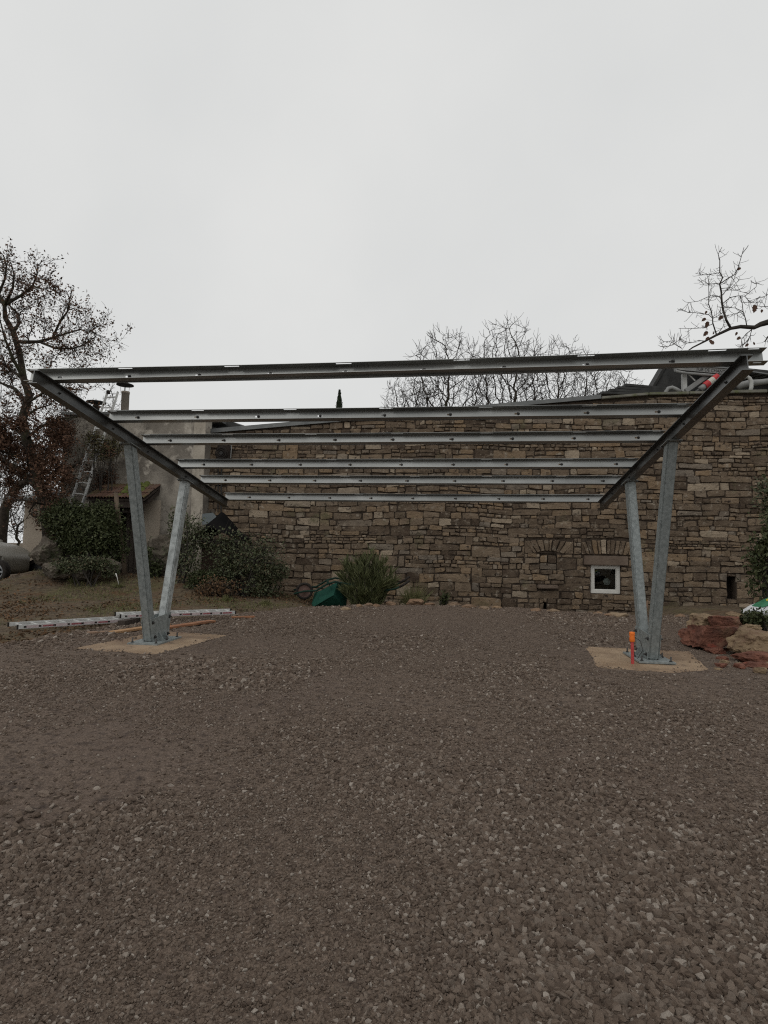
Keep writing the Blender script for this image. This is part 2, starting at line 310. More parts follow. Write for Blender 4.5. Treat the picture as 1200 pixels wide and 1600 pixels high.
def ground_z(x, y):
    s = sdist(x, y)
    z = -.012+near_z(x, y)+.03*fbm(x*.6, y*.6, 5.)+.012*fbm(x*4, y*4, 6.)
    z = z-.32*sstep(.25, -.25, s)
    z = z-.24*sstep(.3, 1.2, x)*sstep(0, .5, s)*sstep(3.4, 4.8, y)*sstep(60, 20, y)*sstep(8.6, 7.6, x)
    z = z+.40*np.exp(-((y-6.6)/1.25)**2)*sstep(-7.4, -6.4, x)*sstep(-.8, -2.6, x)
    z = z+.10*sstep(2.5, 5.5, y)*sstep(1, -1, x)*sstep(60, 30, y)
    z = z+.16*sstep(.1, .9, s)*sstep(6.5, 7.5, x)*sstep(-.6, .2, y)*sstep(7.5, 5.5, y)
    return z
def grid(name, xs, ys, zf, m):
    X, Y = np.meshgrid(xs, ys); Z = zf(X, Y); nx, ny = len(xs), len(ys)
    V = np.stack([X, Y, Z], -1).reshape(-1, 3); i = np.arange(nx*ny).reshape(ny, nx)
    Q = np.stack([i[:-1, :-1], i[:-1, 1:], i[1:, 1:], i[1:, :-1]], -1).reshape(-1, 4)
    o = np_mesh(name, V, Q, m, smooth=True); o['kind'] = 'structure'; return o
fine = np.arange(-10, 13.01, .1)
grid('ground', np.concatenate([-np.geomspace(400, 10.5, 22), fine, np.geomspace(13.5, 400, 22)]), np.concatenate([-np.geomspace(60, 9.5, 8), np.arange(-9, 10.01, .1), np.geomspace(10.5, 500, 26)]), ground_z, M['earth'])
grid('gravel_yard', np.arange(-3.4, 11.2, .045), np.arange(-8.6, 6.9, .045), gravel_z, M['gravel'])

def gz(x, y):
    X, Y = np.array([float(x)]), np.array([float(y)])
    return float(max(gravel_z(X, Y)[0] if -3.4 < x < 11.2 and -8.6 < y < 6.9 else -9, ground_z(X, Y)[0]))

# loose gravel: one mass of small stones, instanced on scattered points
def scatter_gravel():
    pts = []; scl = []
    def batch(n, rlo, rhi, smin, smax):
        a = RNG.uniform(-.78, .78, n)+YAW; d = np.sqrt(RNG.uniform(rlo**2, rhi**2, n))
        x = CAM.x-np.sin(a)*d; y = CAM.y+np.cos(a)*d
        s = sdist(x, y); e_ = .05+.05*fbm(x*3, y*3, 2.)+np.where(RNG.random(n) < .12, .12, 0.); padL = sdist(x, y, PADS[0]) < -e_; padR = sdist(x, y, PADS[1]) < -e_
        dens = .72+.42*fbm(x*.55, y*.55, 9.)+.35*fbm(x*2.3, y*2.3, 3.)
        dens = dens-1.2*np.exp(-((x-1.15)/.55)**2-((y+3.9)/.6)**2)
        keep = (s < .12) & ~padL & ~padR & (RNG.random(n) < np.clip(dens, .12, 1))
        x, y = x[keep], y[keep]; z = gravel_z(x, y); z = np.where(sdist(x, y, PADS[0]) < 0, np.maximum(z, .004), z); z = np.where(sdist(x, y, PADS[1]) < 0, np.maximum(z, .020), z)
        sz = smin*(smax/smin)**(RNG.random(len(x))**2.2)
        sz *= .62+.85*np.clip(.35+fbm(x*.7, y*.7, 11.), 0, 1)
        pts.append(np.stack([x, y, z+sz*.12], 1)); scl.append(sz)
    batch(170000, 1.0, 3.2, .0028, .0135)
    batch(190000, 3.0, 6.5, .004, .018)
    batch(150000, 6.3, 13.6, .006, .02)
    P = np.concatenate(pts); S = np.concatenate(scl); n = len(P)
    me = bpy.data.meshes.new('loose_gravel'); me.vertices.add(n); me.vertices.foreach_set('co', P.astype(np.float32).ravel())
    sc = np.stack([S*RNG.uniform(.8, 1.5, n), S*RNG.uniform(.7, 1.2, n), S*RNG.uniform(.45, .95, n)], 1)
    ro = np.stack([RNG.normal(0, .6, n), RNG.normal(0, .6, n), RNG.uniform(0, 6.28, n)], 1)
    for nm, arr in (('scl', sc), ('rot', ro)):
        a = me.attributes.new(nm, 'FLOAT_VECTOR', 'POINT'); a.data.foreach_set('vector', arr.astype(np.float32).ravel())
    o = link('loose_gravel', me, M['stones']); tag(o, 'loose angular brown gravel covering the whole yard', 'gravel', kind='stuff')
    ng = bpy.data.node_groups.new('gravel_scatter', 'GeometryNodeTree'); N, L = ng.nodes, ng.links
    ng.interface.new_socket('Geometry', in_out='INPUT', socket_type='NodeSocketGeometry'); ng.interface.new_socket('Geometry', in_out='OUTPUT', socket_type='NodeSocketGeometry')
    gi, go = N.new('NodeGroupInput'), N.new('NodeGroupOutput'); jn = N.new('GeometryNodeJoinGeometry')
    for k in range(7):
        ic = N.new('GeometryNodeMeshIcoSphere'); ic.inputs['Subdivisions'].default_value = 1 if k < 5 else 2
        nz = N.new('ShaderNodeTexNoise'); nz.inputs['Scale'].default_value = .75; nz.noise_dimensions = '4D'; nz.inputs['W'].default_value = k*5.3
        sb = N.new('ShaderNodeVectorMath'); sb.operation = 'SUBTRACT'; sb.inputs[1].default_value = (.5, .5, .5); L.new(nz.outputs['Color'], sb.inputs[0])
        ml = N.new('ShaderNodeVectorMath'); ml.operation = 'SCALE'; ml.inputs['Scale'].default_value = 2.3; L.new(sb.outputs[0], ml.inputs[0])
        sp = N.new('GeometryNodeSetPosition'); L.new(ic.outputs[0], sp.inputs[0]); L.new(ml.outputs[0], sp.inputs['Offset'])
        sm = N.new('GeometryNodeSetMaterial'); sm.inputs['Material'].default_value = M['stones']; L.new(sp.outputs[0], sm.inputs[0])
        ss = N.new('GeometryNodeSetShadeSmooth'); ss.inputs['Shade Smooth'].default_value = False; L.new(sm.outputs[0], ss.inputs[0])
        g2 = N.new('GeometryNodeGeometryToInstance'); L.new(ss.outputs[0], g2.inputs[0]); L.new(g2.outputs[0], jn.inputs[0])
    ip = N.new('GeometryNodeInstanceOnPoints'); L.new(gi.outputs[0], ip.inputs['Points']); L.new(jn.outputs[0], ip.inputs['Instance']); ip.inputs['Pick Instance'].default_value = True
    for nm, sock in (('scl', 'Scale'), ('rot', 'Rotation')):
        na = N.new('GeometryNodeInputNamedAttribute'); na.data_type = 'FLOAT_VECTOR'; na.inputs[0].default_value = nm; L.new(na.outputs[0], ip.inputs[sock])
    rv = N.new('FunctionNodeRandomValue'); rv.data_type = 'INT'
    for s in rv.inputs:
        if s.type == 'INT' and s.name == 'Min': s.default_value = 0
        if s.type == 'INT' and s.name == 'Max': s.default_value = 6
    ro_ = [s for s in rv.outputs if s.type == 'INT'][0]; L.new(ro_, ip.inputs['Instance Index'])
    L.new(ip.outputs[0], go.inputs[0])
    md = o.modifiers.new('scatter', 'NODES'); md.node_group = ng
scatter_gravel()

# ------------------------------------------------------------------ stone building
YW = 8.0
def wu(px, py): p = at(px, py, YW); return (p.x, p.z)
TOPP = [wu(300, 680), wu(573, 655), wu(940, 625), wu(1010, 619), wu(1330, 612)]
def wall_top(u):
    for (a, b), (c, d) in zip(TOPP, TOPP[1:]):
        if u <= c: return lerp(b, d, (u-a)/(c-a))
    return TOPP[-1][1]
def stone_building():
    b = thing('stone_building', 'long brown rubble stone building wall behind the carport', 'building', (4, YW, -.4))
    rng = random.Random(11)
    rect = lambda x0, y0, x1, y1: (wu(x0, y1)[0], wu(x0, y1)[1], wu(x1, y0)[0], wu(x1, y0)[1])      # u0 v0 u1 v1
    win = rect(923, 883, 969.5, 927); lin = rect(911, 868.5, 981, 883); niche = rect(843, 865, 870, 890); slit = rect(1136, 901, 1149.5, 936)
    arch1 = rect(819, 842, 896, 865); arch2 = rect(908, 842, 988, 867); hole = rect(849, 941, 854, 952); ledge = rect(839, 914, 871, 921)
    zones = [win, lin, niche, slit, arch1, arch2, hole, ledge]
    # courses: bands split into groups of one, two or three layers
    rects = []
    v = -.75
    while v < 5.4:
        H = rng.uniform(.20, .37); u = -3.6-rng.random()
        while u < 13.2:
            gw = rng.uniform(.5, 1.9); k = rng.choices((1, 2, 3), (.25, .57, .18))[0]
            if k == 1 and H > .30: k = 2
            cuts = [0]+sorted(rng.uniform(.33, .67) if k == 2 else c+rng.uniform(-.06, .06) for c in ([.5] if k == 2 else [.33, .67] if k == 3 else []))+[1]
            if k == 1: gw = rng.uniform(.3, .8)
            for c0, c1 in zip(cuts, cuts[1:]):
                h = (c1-c0)*H; x = u
                while x < u+gw-1e-6:
                    w = min(max(h*rng.lognormvariate(.80, .45), .12), .75)
                    if u+gw-(x+w) < .16: w = u+gw-x
                    rects.append((x, v+c0*H, x+w, v+c1*H)); x += w
            u += gw
        v += H
    def sub(r, z):
        x0, y0, x1, y1 = r; a, b_, c, d = z
        if x1 <= a or x0 >= c or y1 <= b_ or y0 >= d: return [r]
        out = []
        if x0 < a: out.append((x0, y0, a, y1))
        if x1 > c: out.append((c, y0, x1, y1))
        m0, m1 = max(x0, a), min(x1, c)
        if y0 < b_: out.append((m0, y0, m1, b_))
        if y1 > d: out.append((m0, d, m1, y1))
        return [q for q in out if q[2]-q[0] > .05 and q[3]-q[1] > .035]
    for z in zones: rects = [q for r in rects for q in sub(r, z)]
    def warp(u, v):
        k = 1.
        for z in zones:
            dx = max(z[0]-u, u-z[2], 0); dy = max(z[1]-v, v-z[3], 0); k = min(k, max(0., min(1., (math.hypot(dx, dy)-.02)/.6)))
        return (u+.03*k*float(noise3(u*1.3, v*1.3, 3.)), v+k*(.05*float(noise3(u*.55, v*.4, 1.))+.022*float(noise3(u*2., v*1.5, 2.))))
    stones = []     # (polygon, proud, tint)
    for (x0, y0, x1, y1) in rects:
        t = min(wall_top(x0), wall_top(x1))-.02
        if y0 > t-.05: continue
        y1 = min(y1, t); g = rng.uniform(.002, .008); j = lambda: rng.uniform(-1, 1)*min(.026, .15*(y1-y0))
        P = [(x0+g+j()*.7, y0+g+j()), (x1-g+j()*.7, y0+g+j()), (x1-g+j()*.7, y1-g+j()), (x0+g+j()*.7, y1-g+j())]
        stones.append(([warp(*p) for p in P], rng.uniform(.016, .056)))
    def fan(z, n, spread, rise):
        x0, y0, x1, y1 = z; cx = (x0+x1)/2; w = (x1-x0)
        ws = [rng.uniform(.6, 1.5) for _ in range(n)]; cum = [0]
        for w_ in ws: cum.append(cum[-1]+w_/sum(ws))
        for i in range(n):
            f0, f1 = cum[i], cum[i+1]
            bx = lambda f: x0+w*spread+(w*(1-2*spread))*f; tx = lambda f: x0+w*f
            by = lambda f: y0+rise*(1-(2*f-1)**2); ty = lambda f: y1-.01-.05*abs(2*f-1)**2-rng.uniform(0, .05)
            g = .006
            stones.append(([(bx(f0)+g, by(f0)+.004), (bx(f1)-g, by(f1)+.004), (tx(f1)-g, ty(f1)), (tx(f0)+g, ty(f0))], rng.uniform(.035, .06)))
        stones.append(([(x0+.005, y0+.006), (x0+w*spread-.008, y0+.006), (x0+.008, y1-.02)], .04))
        stones.append(([(x1-w*spread+.008, y0+.006), (x1-.005, y0+.006), (x1-.008, y1-.02)], .04))
    fan(arch1, 8, .20, .07); fan(arch2, 10, .10, .02)
    n0 = len(stones)
    # blocks that close the niche, set back from the face
    x0, y0, x1, y1 = niche; xm = lerp(x0, x1, .45); ym = lerp(y0, y1, .4)
    for P in ([(x0+.01, y0+.01), (x1-.01, y0+.01), (x1-.01, ym-.005), (x0+.01, ym)], [(x0+.01, ym+.01), (xm-.008, ym+.01), (xm-.008, y1-.03), (x0+.02, y1-.06)], [(xm+.008, ym+.01), (x1-.01, ym+.008), (x1-.03, y1-.05), (xm+.008, y1-.03)]):
        stones.append((P, .012))
    def stone_geo(P, proud, tint):
        pts = []; n = len(P)
        for i in range(n):
            a, c = P[i], P[(i+1) % n]; L = math.hypot(c[0]-a[0], c[1]-a[1]); k = 3 if L > .28 else 2
            for q in range(k):
                t = q/k; jx = 0 if q == 0 else rng.uniform(-1, 1)*min(.012, L*.05)
                nx, ny = (c[1]-a[1])/(L+1e-9), -(c[0]-a[0])/(L+1e-9)
                pts.append((a[0]+(c[0]-a[0])*t+nx*jx, a[1]+(c[1]-a[1])*t+ny*jx))
        # knock the corners off
        cx = sum(p[0] for p in pts)/len(pts); cy = sum(p[1] for p in pts)/len(pts); m = len(pts)
        sm = []
        for i in range(m):
            p, q, r_ = pts[i-1], pts[i], pts[(i+1) % m]; w = rng.uniform(.06, .2)
            sm.append((q[0]*(1-w)+(p[0]+r_[0])*.5*w, q[1]*(1-w)+(p[1]+r_[1])*.5*w))
        def inset(p, d):
            l = math.hypot(cx-p[0], cy-p[1]); d = min(d, l*.45); return (p[0]+(cx-p[0])/l*d, p[1]+(cy-p[1])/l*d)
        V = [(p[0], YW+.02, p[1]) for p in sm]
        V += [(*[inset(p, .002)[0]], YW-proud*.62+rng.uniform(-.005, .005), inset(p, .002)[1]) for p in sm]
        tx, ty = rng.uniform(-.05, .05), rng.uniform(-.10, .06)
        V += [(inset(p, .013)[0], YW-proud+tx*(p[0]-cx)+ty*(p[1]-cy)+rng.uniform(-.004, .004), inset(p, .013)[1]) for p in sm]
        V.append((cx, YW-proud-rng.uniform(-.004, .010), cy))
        fs = []
        for k in range(2):
            for i in range(m): fs.append((k*m+i, k*m+(i+1) % m, (k+1)*m+(i+1) % m, (k+1)*m+i))
        for i in range(m): fs.append((2*m+i, 2*m+(i+1) % m, 3*m))
        return V, fs
    geos = []
    for i, (P, proud) in enumerate(stones):
        area = abs(sum(P[k-1][0]*P[k][1]-P[k][0]*P[k-1][1] for k in range(len(P))))/2
        cx = sum(p[0] for p in P)/len(P); cz = sum(p[1] for p in P)/len(P)
        tint = min(1, max(0, rng.gauss(.42, .31)+.10*float(noise3(cx*.5, cz*.5, 9.))))
        d = (Vector((cx, YW, cz))-CAM); vis = -2.75 < cx < 10.8 and cz > -.15
        geos.append((area/d.length_squared if vis else 0, *stone_geo(P, proud, tint), tint))
    geos.sort(key=lambda g: -g[0])
    for (_, V, fs, tint) in geos[:300]: MB().add(V, fs, tint).build('stone', M['stone'], b, tint=True)
    rest = MB()
    for (_, V, fs, tint) in geos[300:]: rest.add(V, fs, tint)
    tag(rest.build('small_stones', M['stone'], b, tint=True), kind='stuff')
    # mortar backing with the openings left out
    mb = MB(); us = sorted({-3.6, 13.2, *[z[0] for z in (win, slit, niche, hole)], *[z[2] for z in (win, slit, niche, hole)], *[p[0] for p in TOPP[1:4]], *np.arange(-3, 13, 1.).tolist()})
    for a, c in zip(us, us[1:]):
        m = (a+c)/2; ops = sorted((z[1], z[3]) for z in (win, slit, niche, hole) if z[0] < m < z[2]); lo = -.9
        for (p, q) in ops+[(None, None)]:
            t0, t1 = (wall_top(a), wall_top(c)) if p is None else (p, p)
            mb.hexa([(a, YW, lo), (c, YW, lo), (c, YW+.5, lo), (a, YW+.5, lo)], [(a, YW, t0), (c, YW, t1), (c, YW+.5, t1), (a, YW+.5, t0)])
            lo = q
    mb.build('mortar_core', M['mortar'], b)
    for z, dep, mt in ((niche, .06, M['mortar']), (slit, .30, M['void']), (hole, .3, M['void'])):
        MB().box((z[0], YW+dep, z[1]), (z[2], YW+.5, z[3])).build('recess_back', mt, b)  # slit and hole get a near-black back, their inner darkness painted on
    MB().box((lin[0]+.01, YW-.075, lin[1]+.01), (lin[2]-.01, YW+.1, lin[3]-.012)).build('lintel', M['lintel'], b, bevel=.012)
    MB().box((ledge[0], YW-.17, ledge[1]+.03), (ledge[2], YW+.05, ledge[3])).build('ledge_stone', M['lintel'], b, bevel=.02)
    # window
    w = MB(); x0, y0, x1, y1 = win; fr = .085; Yf, Yb = YW+.035, YW+.10
    w.box((x0+.005, Yf, y0+.005), (x1-.005, Yb, y0+fr)).box((x0+.005, Yf, y1-fr), (x1-.005, Yb, y1-.005)).box((x0+.005, Yf, y0+fr), (x0+fr, Yb, y1-fr)).box((x1-fr, Yf, y0+fr), (x1-.005, Yb, y1-fr))
    wf = w.build('window', M['white'], b)
    w2 = MB(); s = .018; a0, b0, a1, b1 = x0+fr, y0+fr, x1-fr, y1-fr
    w2.box((a0, Yf+.02, b0), (a1, Yb-.01, b0+s)).box((a0, Yf+.02, b1-s), (a1, Yb-.01, b1)).box((a0, Yf+.02, b0+s), (a0+s, Yb-.01, b1-s)).box((a1-s, Yf+.02, b0+s), (a1, Yb-.01, b1-s)); w2.build('window_sash', M['white'], wf)
    gl = bpy.data.materials.new('window_glass'); gl.use_nodes = True; gn_ = gl.node_tree.nodes; gn_.clear()
    go_ = gn_.new('ShaderNodeOutputMaterial'); gm = gn_.new('ShaderNodeMixShader'); gm.inputs[0].default_value = .05
    gt = gn_.new('ShaderNodeBsdfTransparent'); gt.inputs[0].default_value = (.8, .84, .83, 1); gg = gn_.new('ShaderNodeBsdfGlossy'); gg.inputs['Roughness'].default_value = .03
    gl.node_tree.links.new(gt.outputs[0], gm.inputs[1]); gl.node_tree.links.new(gg.outputs[0], gm.inputs[2]); gl.node_tree.links.new(gm.outputs[0], go_.inputs[0])
    MB().box((a0+s, Yf+.04, b0+s), (a1-s, Yf+.046, b1-s)).build('pane', gl, wf)
    rb = MB(); rb.box((x0, YW+.62, y0), (x1, YW+.64, y1)).box((x0-.02, YW+.5, y0), (x0, YW+.64, y1)).box((x1, YW+.5, y0), (x1+.02, YW+.64, y1)).box((x0, YW+.5, y0-.02), (x1, YW+.62, y0)).box((x0, YW+.5, y1), (x1, YW+.64, y1+.02))
    rb.build('window_reveal', M['void'], b)
    c = wu(953, 910); ro = thing('round_dial', 'pale grey round dial seen through the small window', 'dial', (c[0], YW+.3, c[1]))
    Mx = Matrix.Rotation(R(90), 3, 'X'); MB().lathe([(0, .02), (.08, .02), (.088, .008), (.088, -.02), (0, -.02)], (c[0], YW+.3, c[1]), 20, Mx).build('dial_face', M['pipe'], ro, smooth=True)
    MB().box((c[0]-.012, YW+.29, y0), (c[0]+.012, YW+.31, c[1]-.08)).build('dial_stand', M['void'], ro)
    # copings
    p = [Vector((TOPP[0][0], 0, TOPP[0][1])), Vector((TOPP[1][0], 0, TOPP[1][1])), Vector((wu(938, 624)[0], 0, wu(938, 624)[1]))]
    mbz = MB()
    mbz.hexa([(p[0].x, YW-.09, p[0].z), (p[2].x, YW-.09, p[2].z+.0), (p[2].x, YW+.55, p[2].z), (p[0].x, YW+.55, p[0].z)], [(p[0].x, YW-.09, p[0].z+.11), (p[2].x, YW-.09, p[2].z+.10), (p[2].x, YW+.55, p[2].z+.10), (p[0].x, YW+.55, p[0].z+.11)])
    mbz.build('gable_flashing', M['zinc'], b)
    segs = [(938, 1012), (1012, 1075), (1075, 1135), (1135, 1196), (1196, 1290)]
    for i, (x0, x1) in enumerate(segs):
        a, c = wu(x0+.5, 622), wu(x1-.5, 622); dz = rng.uniform(-.01, .01)
        MB().hexa([(a[0], YW-.12, wall_top(a[0])), (c[0], YW-.12, wall_top(c[0])), (c[0], YW+.5, wall_top(c[0])), (a[0], YW+.5, wall_top(a[0]))], [(a[0], YW-.11, wall_top(a[0])+.07+dz), (c[0], YW-.11, wall_top(c[0])+.07+dz), (c[0], YW+.5, wall_top(c[0])+.1), (a[0], YW+.5, wall_top(a[0])+.1)]).build('coping_slab', M['coping'], b, bevel=.012)
    # roof slabs overlapping like steps behind the gable and the dark roof of the low wing
    for i in range(4):
        a = at(938+i*12, 612-i*4, 8.7); c = at(1045, 617-i*3, 8.7)
        MB().hexa([(a.x, 8.5, a.z-.10), (c.x, 8.5, c.z-.07), (c.x, 9.6+i*.2, c.z-.02), (a.x, 9.6+i*.2, a.z)], [(a.x, 8.5, a.z-.04), (c.x, 8.5, c.z-.01), (c.x, 9.6+i*.2, c.z+.05), (a.x, 9.6+i*.2, a.z+.06)]).build('roof_slab', M['slate'], b)
    q = [at(300, 646, 8.9), at(352, 655, 8.9), at(392, 671, 8.9), at(372, 677, 8.9), at(300, 660, 8.9)]
    MB().prism(q, (0, 0, 0), (0, 1.6, .15)).build('wing_roof', M['slate'], b, fixn=True)
    q2 = [at(296, 665, 8.75), at(372, 682, 8.75), at(372, 679.5, 8.75), at(296, 655, 8.75)]
    MB().prism(q2, (0, 0, 0), (0, .1, 0)).build('wing_roof_trim', M['zinc'], b, fixn=True)
    MB().box((-3.6, YW+.75, -.9), (13.2, YW+.8, 3.95)).build('inner_wall', M['mortar'], b)
    return b
stone_building()

# ------------------------------------------------------------------ rendered house on the left
YH = 7.6
def rendered_house():
    h = thing('rendered_house', 'grey stained plaster house with tiled porch at the left', 'house', (-4.8, YH, 0))
    hp = lambda x, y, Y=YH: at(x, y, Y)
    x0, x1, zt = hp(98, 700).x, hp(320, 700).x, hp(200, 648).z
    d0, d1, dz = hp(172, 800).x, hp(222, 800).x, hp(200, 788).z      # doorway
    w = MB(); w.box((x0, YH, -.4), (d0, YH+.35, zt)).box((d1, YH, -.4), (x1, YH+.35, zt)).box((d0, YH, dz), (d1, YH+.35, zt))
    w.box((x0, YH+.35, -.4), (x0+.3, YH+4.2, zt)).box((x1-.3, YH+.35, -.4), (x1, YH+.395, zt))
    w.build('wall', M['render'], h)
    MB().box((hp(299, 800).x, YH-.035, -.4), (x1+.012, YH-.002, zt+.004)).build('corner_pilaster', M['pilaster'], h)
    MB().box((hp(224, 800).x, YH-.05, -.4), (hp(251, 800).x, YH-.002, hp(240, 782).z)).build('plaster_panel', M['plaster'], h)
    MB().box((x0-.05, YH-.06, zt), (x1+.03, YH+4.2, zt+.07)).build('roof_edge', M['zinc'], h)
    dr = MB().box((lerp(d0, d1, .42), YH+.16, -.4), (d1, YH+.22, dz)).build('door', M['door'], h)
    for k in range(4):
        a = lerp(lerp(d0, d1, .42), d1, k/4); MB().box((a+.01, YH+.14, -.3), (a+(d1-d0)*.58/4-.012, YH+.158, dz-.05)).build('plank', M['door'], dr)
    MB().box((lerp(d0, d1, .42)+.06, YH+.10, .95), (lerp(d0, d1, .42)+.10, YH+.138, 1.1)).build('handle', M['blackmetal'], dr)
    MB().box((d0, YH+.30, -.4), (lerp(d0, d1, .42), YH+.34, dz)).build('dark_recess', M['void'], h)  # near-black panel, the shade of the open doorway painted in
    # porch: canal tiles on beams
    PX0, PX1 = hp(163, 775).x, hp(250, 775).x; zr = hp(200, 758).z; ye = YH-.75; ze = at(200, 779, ye).z
    MB().hexa([(PX0, ye, ze-.05), (PX1, ye, ze-.05), (PX1, YH, zr-.07), (PX0, YH, zr-.07)], [(PX0, ye, ze-.01), (PX1, ye, ze-.01), (PX1, YH, zr-.02), (PX0, YH, zr-.02)]).build('porch_deck', M['beam'], h)
    tl = MB(); n = 19; wd = (PX1-PX0)/n; rr = random.Random(4)
    for i in range(n):
        for k in range(3):
            cx = PX0+wd*(i+.5)+rr.uniform(-.008, .008)
            for q in range(1):
                t0, t1 = k/3-.02, (k+1)/3+.03; rad = wd*.56
                path = [Vector((cx, lerp(ye-.06, YH-.02, t), lerp(ze, zr, t)+.015*(1-(t-t0)/(t1-t0))+rr.uniform(0, .008))) for t in (t0, t1)]
                vs = []
                for p, sc in zip(path, (1.08, .9)):
                    for a in range(7):
                        an = math.pi*a/6; vs.append((p.x+rad*sc*math.cos(an), p.y, p.z+rad*sc*.75*math.sin(an)))
                    for a in range(7):
                        an = math.pi*a/6; vs.append((p.x+rad*sc*.8*math.cos(an), p.y, p.z+rad*sc*.75*.8*math.sin(an)-.001))
                fs = [(a, a+1, 14+a+1, 14+a) for a in range(6)]+[(7+a+1, 7+a, 21+a, 21+a+1) for a in range(6)]+[(a+1, a, 7+a, 7+a+1) for a in range(6)]
                tl.add(vs, fs)
    tag(tl.build('roof_tiles', M['tile'], h, fixn=False), kind='stuff')
    MB().box((PX0+.05, ye+.05, ze-.22), (PX1-.1, ye+.17, ze-.055)).build('porch_beam', M['beam'], h)
    MB().box((lerp(PX0, PX1, .55), ye+.22, ze-.34), (PX1-.18, ye+.32, ze-.225)).build('porch_beam', M['beam'], h)
    for f in (.25, .6, .93):
        x = lerp(PX0, PX1, f); MB().hexa([(x, ye+.18, ze-.12), (x+.1, ye+.18, ze-.12), (x+.1, YH-.002, zr-.2), (x, YH-.002, zr-.2)], [(x, ye+.18, ze-.055), (x+.1, ye+.18, ze-.055), (x+.1, YH-.002, zr-.075), (x, YH-.002, zr-.075)]).build('rafter', M['beam'], h)
    ms = MB()
    for i in range(40):
        fx = rr.uniform(.5, .85); ft = rr.random(); c = Vector((lerp(PX0, PX1, fx), lerp(ye, YH, ft), lerp(ze, zr, ft)+.06)); rad = rr.uniform(.05, .11)
        ms.lathe([(rad, -.03), (rad*.8, rad*.3), (rad*.35, rad*.55), (0.001, rad*.6)], c, 7)
    ms.build('roof_moss', M['moss'], h, smooth=True)
    # low annex with gutter
    YA = 10.2; ax0, ax1 = at(37, 820, YA).x, at(112, 820, YA).x; az = at(60, 782, YA).z
    MB().box((ax0, YA, -.4), (ax1, YA+2.5, az)).build('annex_wall', M['plaster'], h)
    g0 = at(20, 776, YA-.35); g1 = at(66, 774, YA-.35)
    MB().hexa([(g0.x, YA-.35, az), (ax1, YA-.35, az), (ax1, YA+2.5, az+.55), (g0.x, YA+2.5, az+.55)], [(g0.x, YA-.35, az+.07), (ax1, YA-.35, az+.07), (ax1, YA+2.5, az+.62), (g0.x, YA+2.5, az+.62)]).build('annex_roof', M['slate'], h)
    MB().tube([(g0.x-.1, YA-.42, az+.02), (ax1, YA-.42, az+.05)], .09, 10).build('gutter', M['zinc'], h, smooth=True)
    # flues
    def flue(px, ytop, ybase, w, cap, m):
        c = at(px, ybase, YH+1.2); t = at(px, ytop, YH+1.2); rad = abs(at(px+w/2, ytop, YH+1.2).x-t.x); fl = MB().lathe([(rad, c.z-.6-c.z), (rad, t.z-c.z), (rad*1.08, t.z-c.z), (rad*1.08, t.z-c.z-.06), (rad*.9, t.z-c.z-.06), (rad*.9, c.z-.6-c.z)], c, 18).build('flue', m, h, smooth=True)
        k = rad/.115; z = t.z
        MB().lathe([(.02*k, z+.30*k), (.1*k, z+.275*k), (.25*k, z+.22*k), (.255*k, z+.195*k), (.1*k, z+.21*k), (.001, z+.22*k)] if cap else [(.02*k, z+.16), (.34*k, z+.11), (.345*k, z+.085), (.1*k, z+.06), (.08*k, z-.1)], (t.x, t.y, 0), 20).build('cowl', M['blackmetal'], fl, smooth=True)
        for a in range(4):
            an = a*math.pi/2+.5; MB().bar((t.x+rad*.95*math.cos(an), t.y+rad*.95*math.sin(an), z-.05), (t.x+rad*1.15*math.cos(an), t.y+rad*1.15*math.sin(an), z+.23*k), .02, .008, (math.cos(an), math.sin(an), 0)).build('cowl_strap', M['blackmetal'], fl)
    flue(195, 612, 640, 11, True, M['rustpipe']); flue(150, 634, 646, 9, False, M['blackmetal'])
    return h
rendered_house()

# ------------------------------------------------------------------ carport
W, ZR, SL = 5.8536, 2.3397, .1685
TH = math.atan(SL); T = Vector((0, math.cos(TH), -math.sin(TH))); NR = Vector((0, math.sin(TH), math.cos(TH)))
RT = lambda Y: ZR-SL*Y
def sheet_with_holes(mb, o, sv, tv, L, Wd, holes):
    """flat sheet from o, spanned by unit vectors sv (length L) and tv (width Wd), with rectangular slots (s0,s1,t0,t1)"""
    cuts = sorted({0, L, *[h[0] for h in holes], *[h[1] for h in holes]}); P = lambda s, t: o+sv*s+tv*t
    for a, b in zip(cuts, cuts[1:]):
        m = (a+b)/2; hs_ = sorted((h[2], h[3]) for h in holes if h[0] < m < h[1]); lo = 0
        for (p, q) in hs_+[(Wd, Wd)]:
            if p-lo > 1e-5: mb.add([P(a, lo), P(b, lo), P(b, p), P(a, p)], [(0, 1, 2, 3)])
            lo = q
bolt_me = None
def bolt_mesh():
    global bolt_me
    if bolt_me is None:
        mb = MB(); mb.lathe([(0.001, 0), (.017, 0), (.017, .003), (.0001, .003)], (0, 0, 0), 10); mb.lathe([(.013, .003), (.013, .011), (.0001, .011)], (0, 0, 0), 6); mb.lathe([(.007, .011), (.007, .024), (.0001, .024)], (0, 0, 0), 8)
        bolt_me = bpy.data.meshes.new('bolt'); bolt_me.from_pydata(mb.v, [], mb.f); bolt_me.materials.append(M['bolt'])
    return bolt_me
def bolt(parent, loc, direction, scale=1., name='bolt'):
    o = bpy.data.objects.new(name, bolt_mesh()); COL.objects.link(o)
    o.parent = parent; o.matrix_parent_inverse = parent.matrix_world.inverted()
    o.location = loc; o.rotation_euler = Vector(direction).to_track_quat('Z', 'Y').to_euler(); o.scale = (scale,)*3
    return o
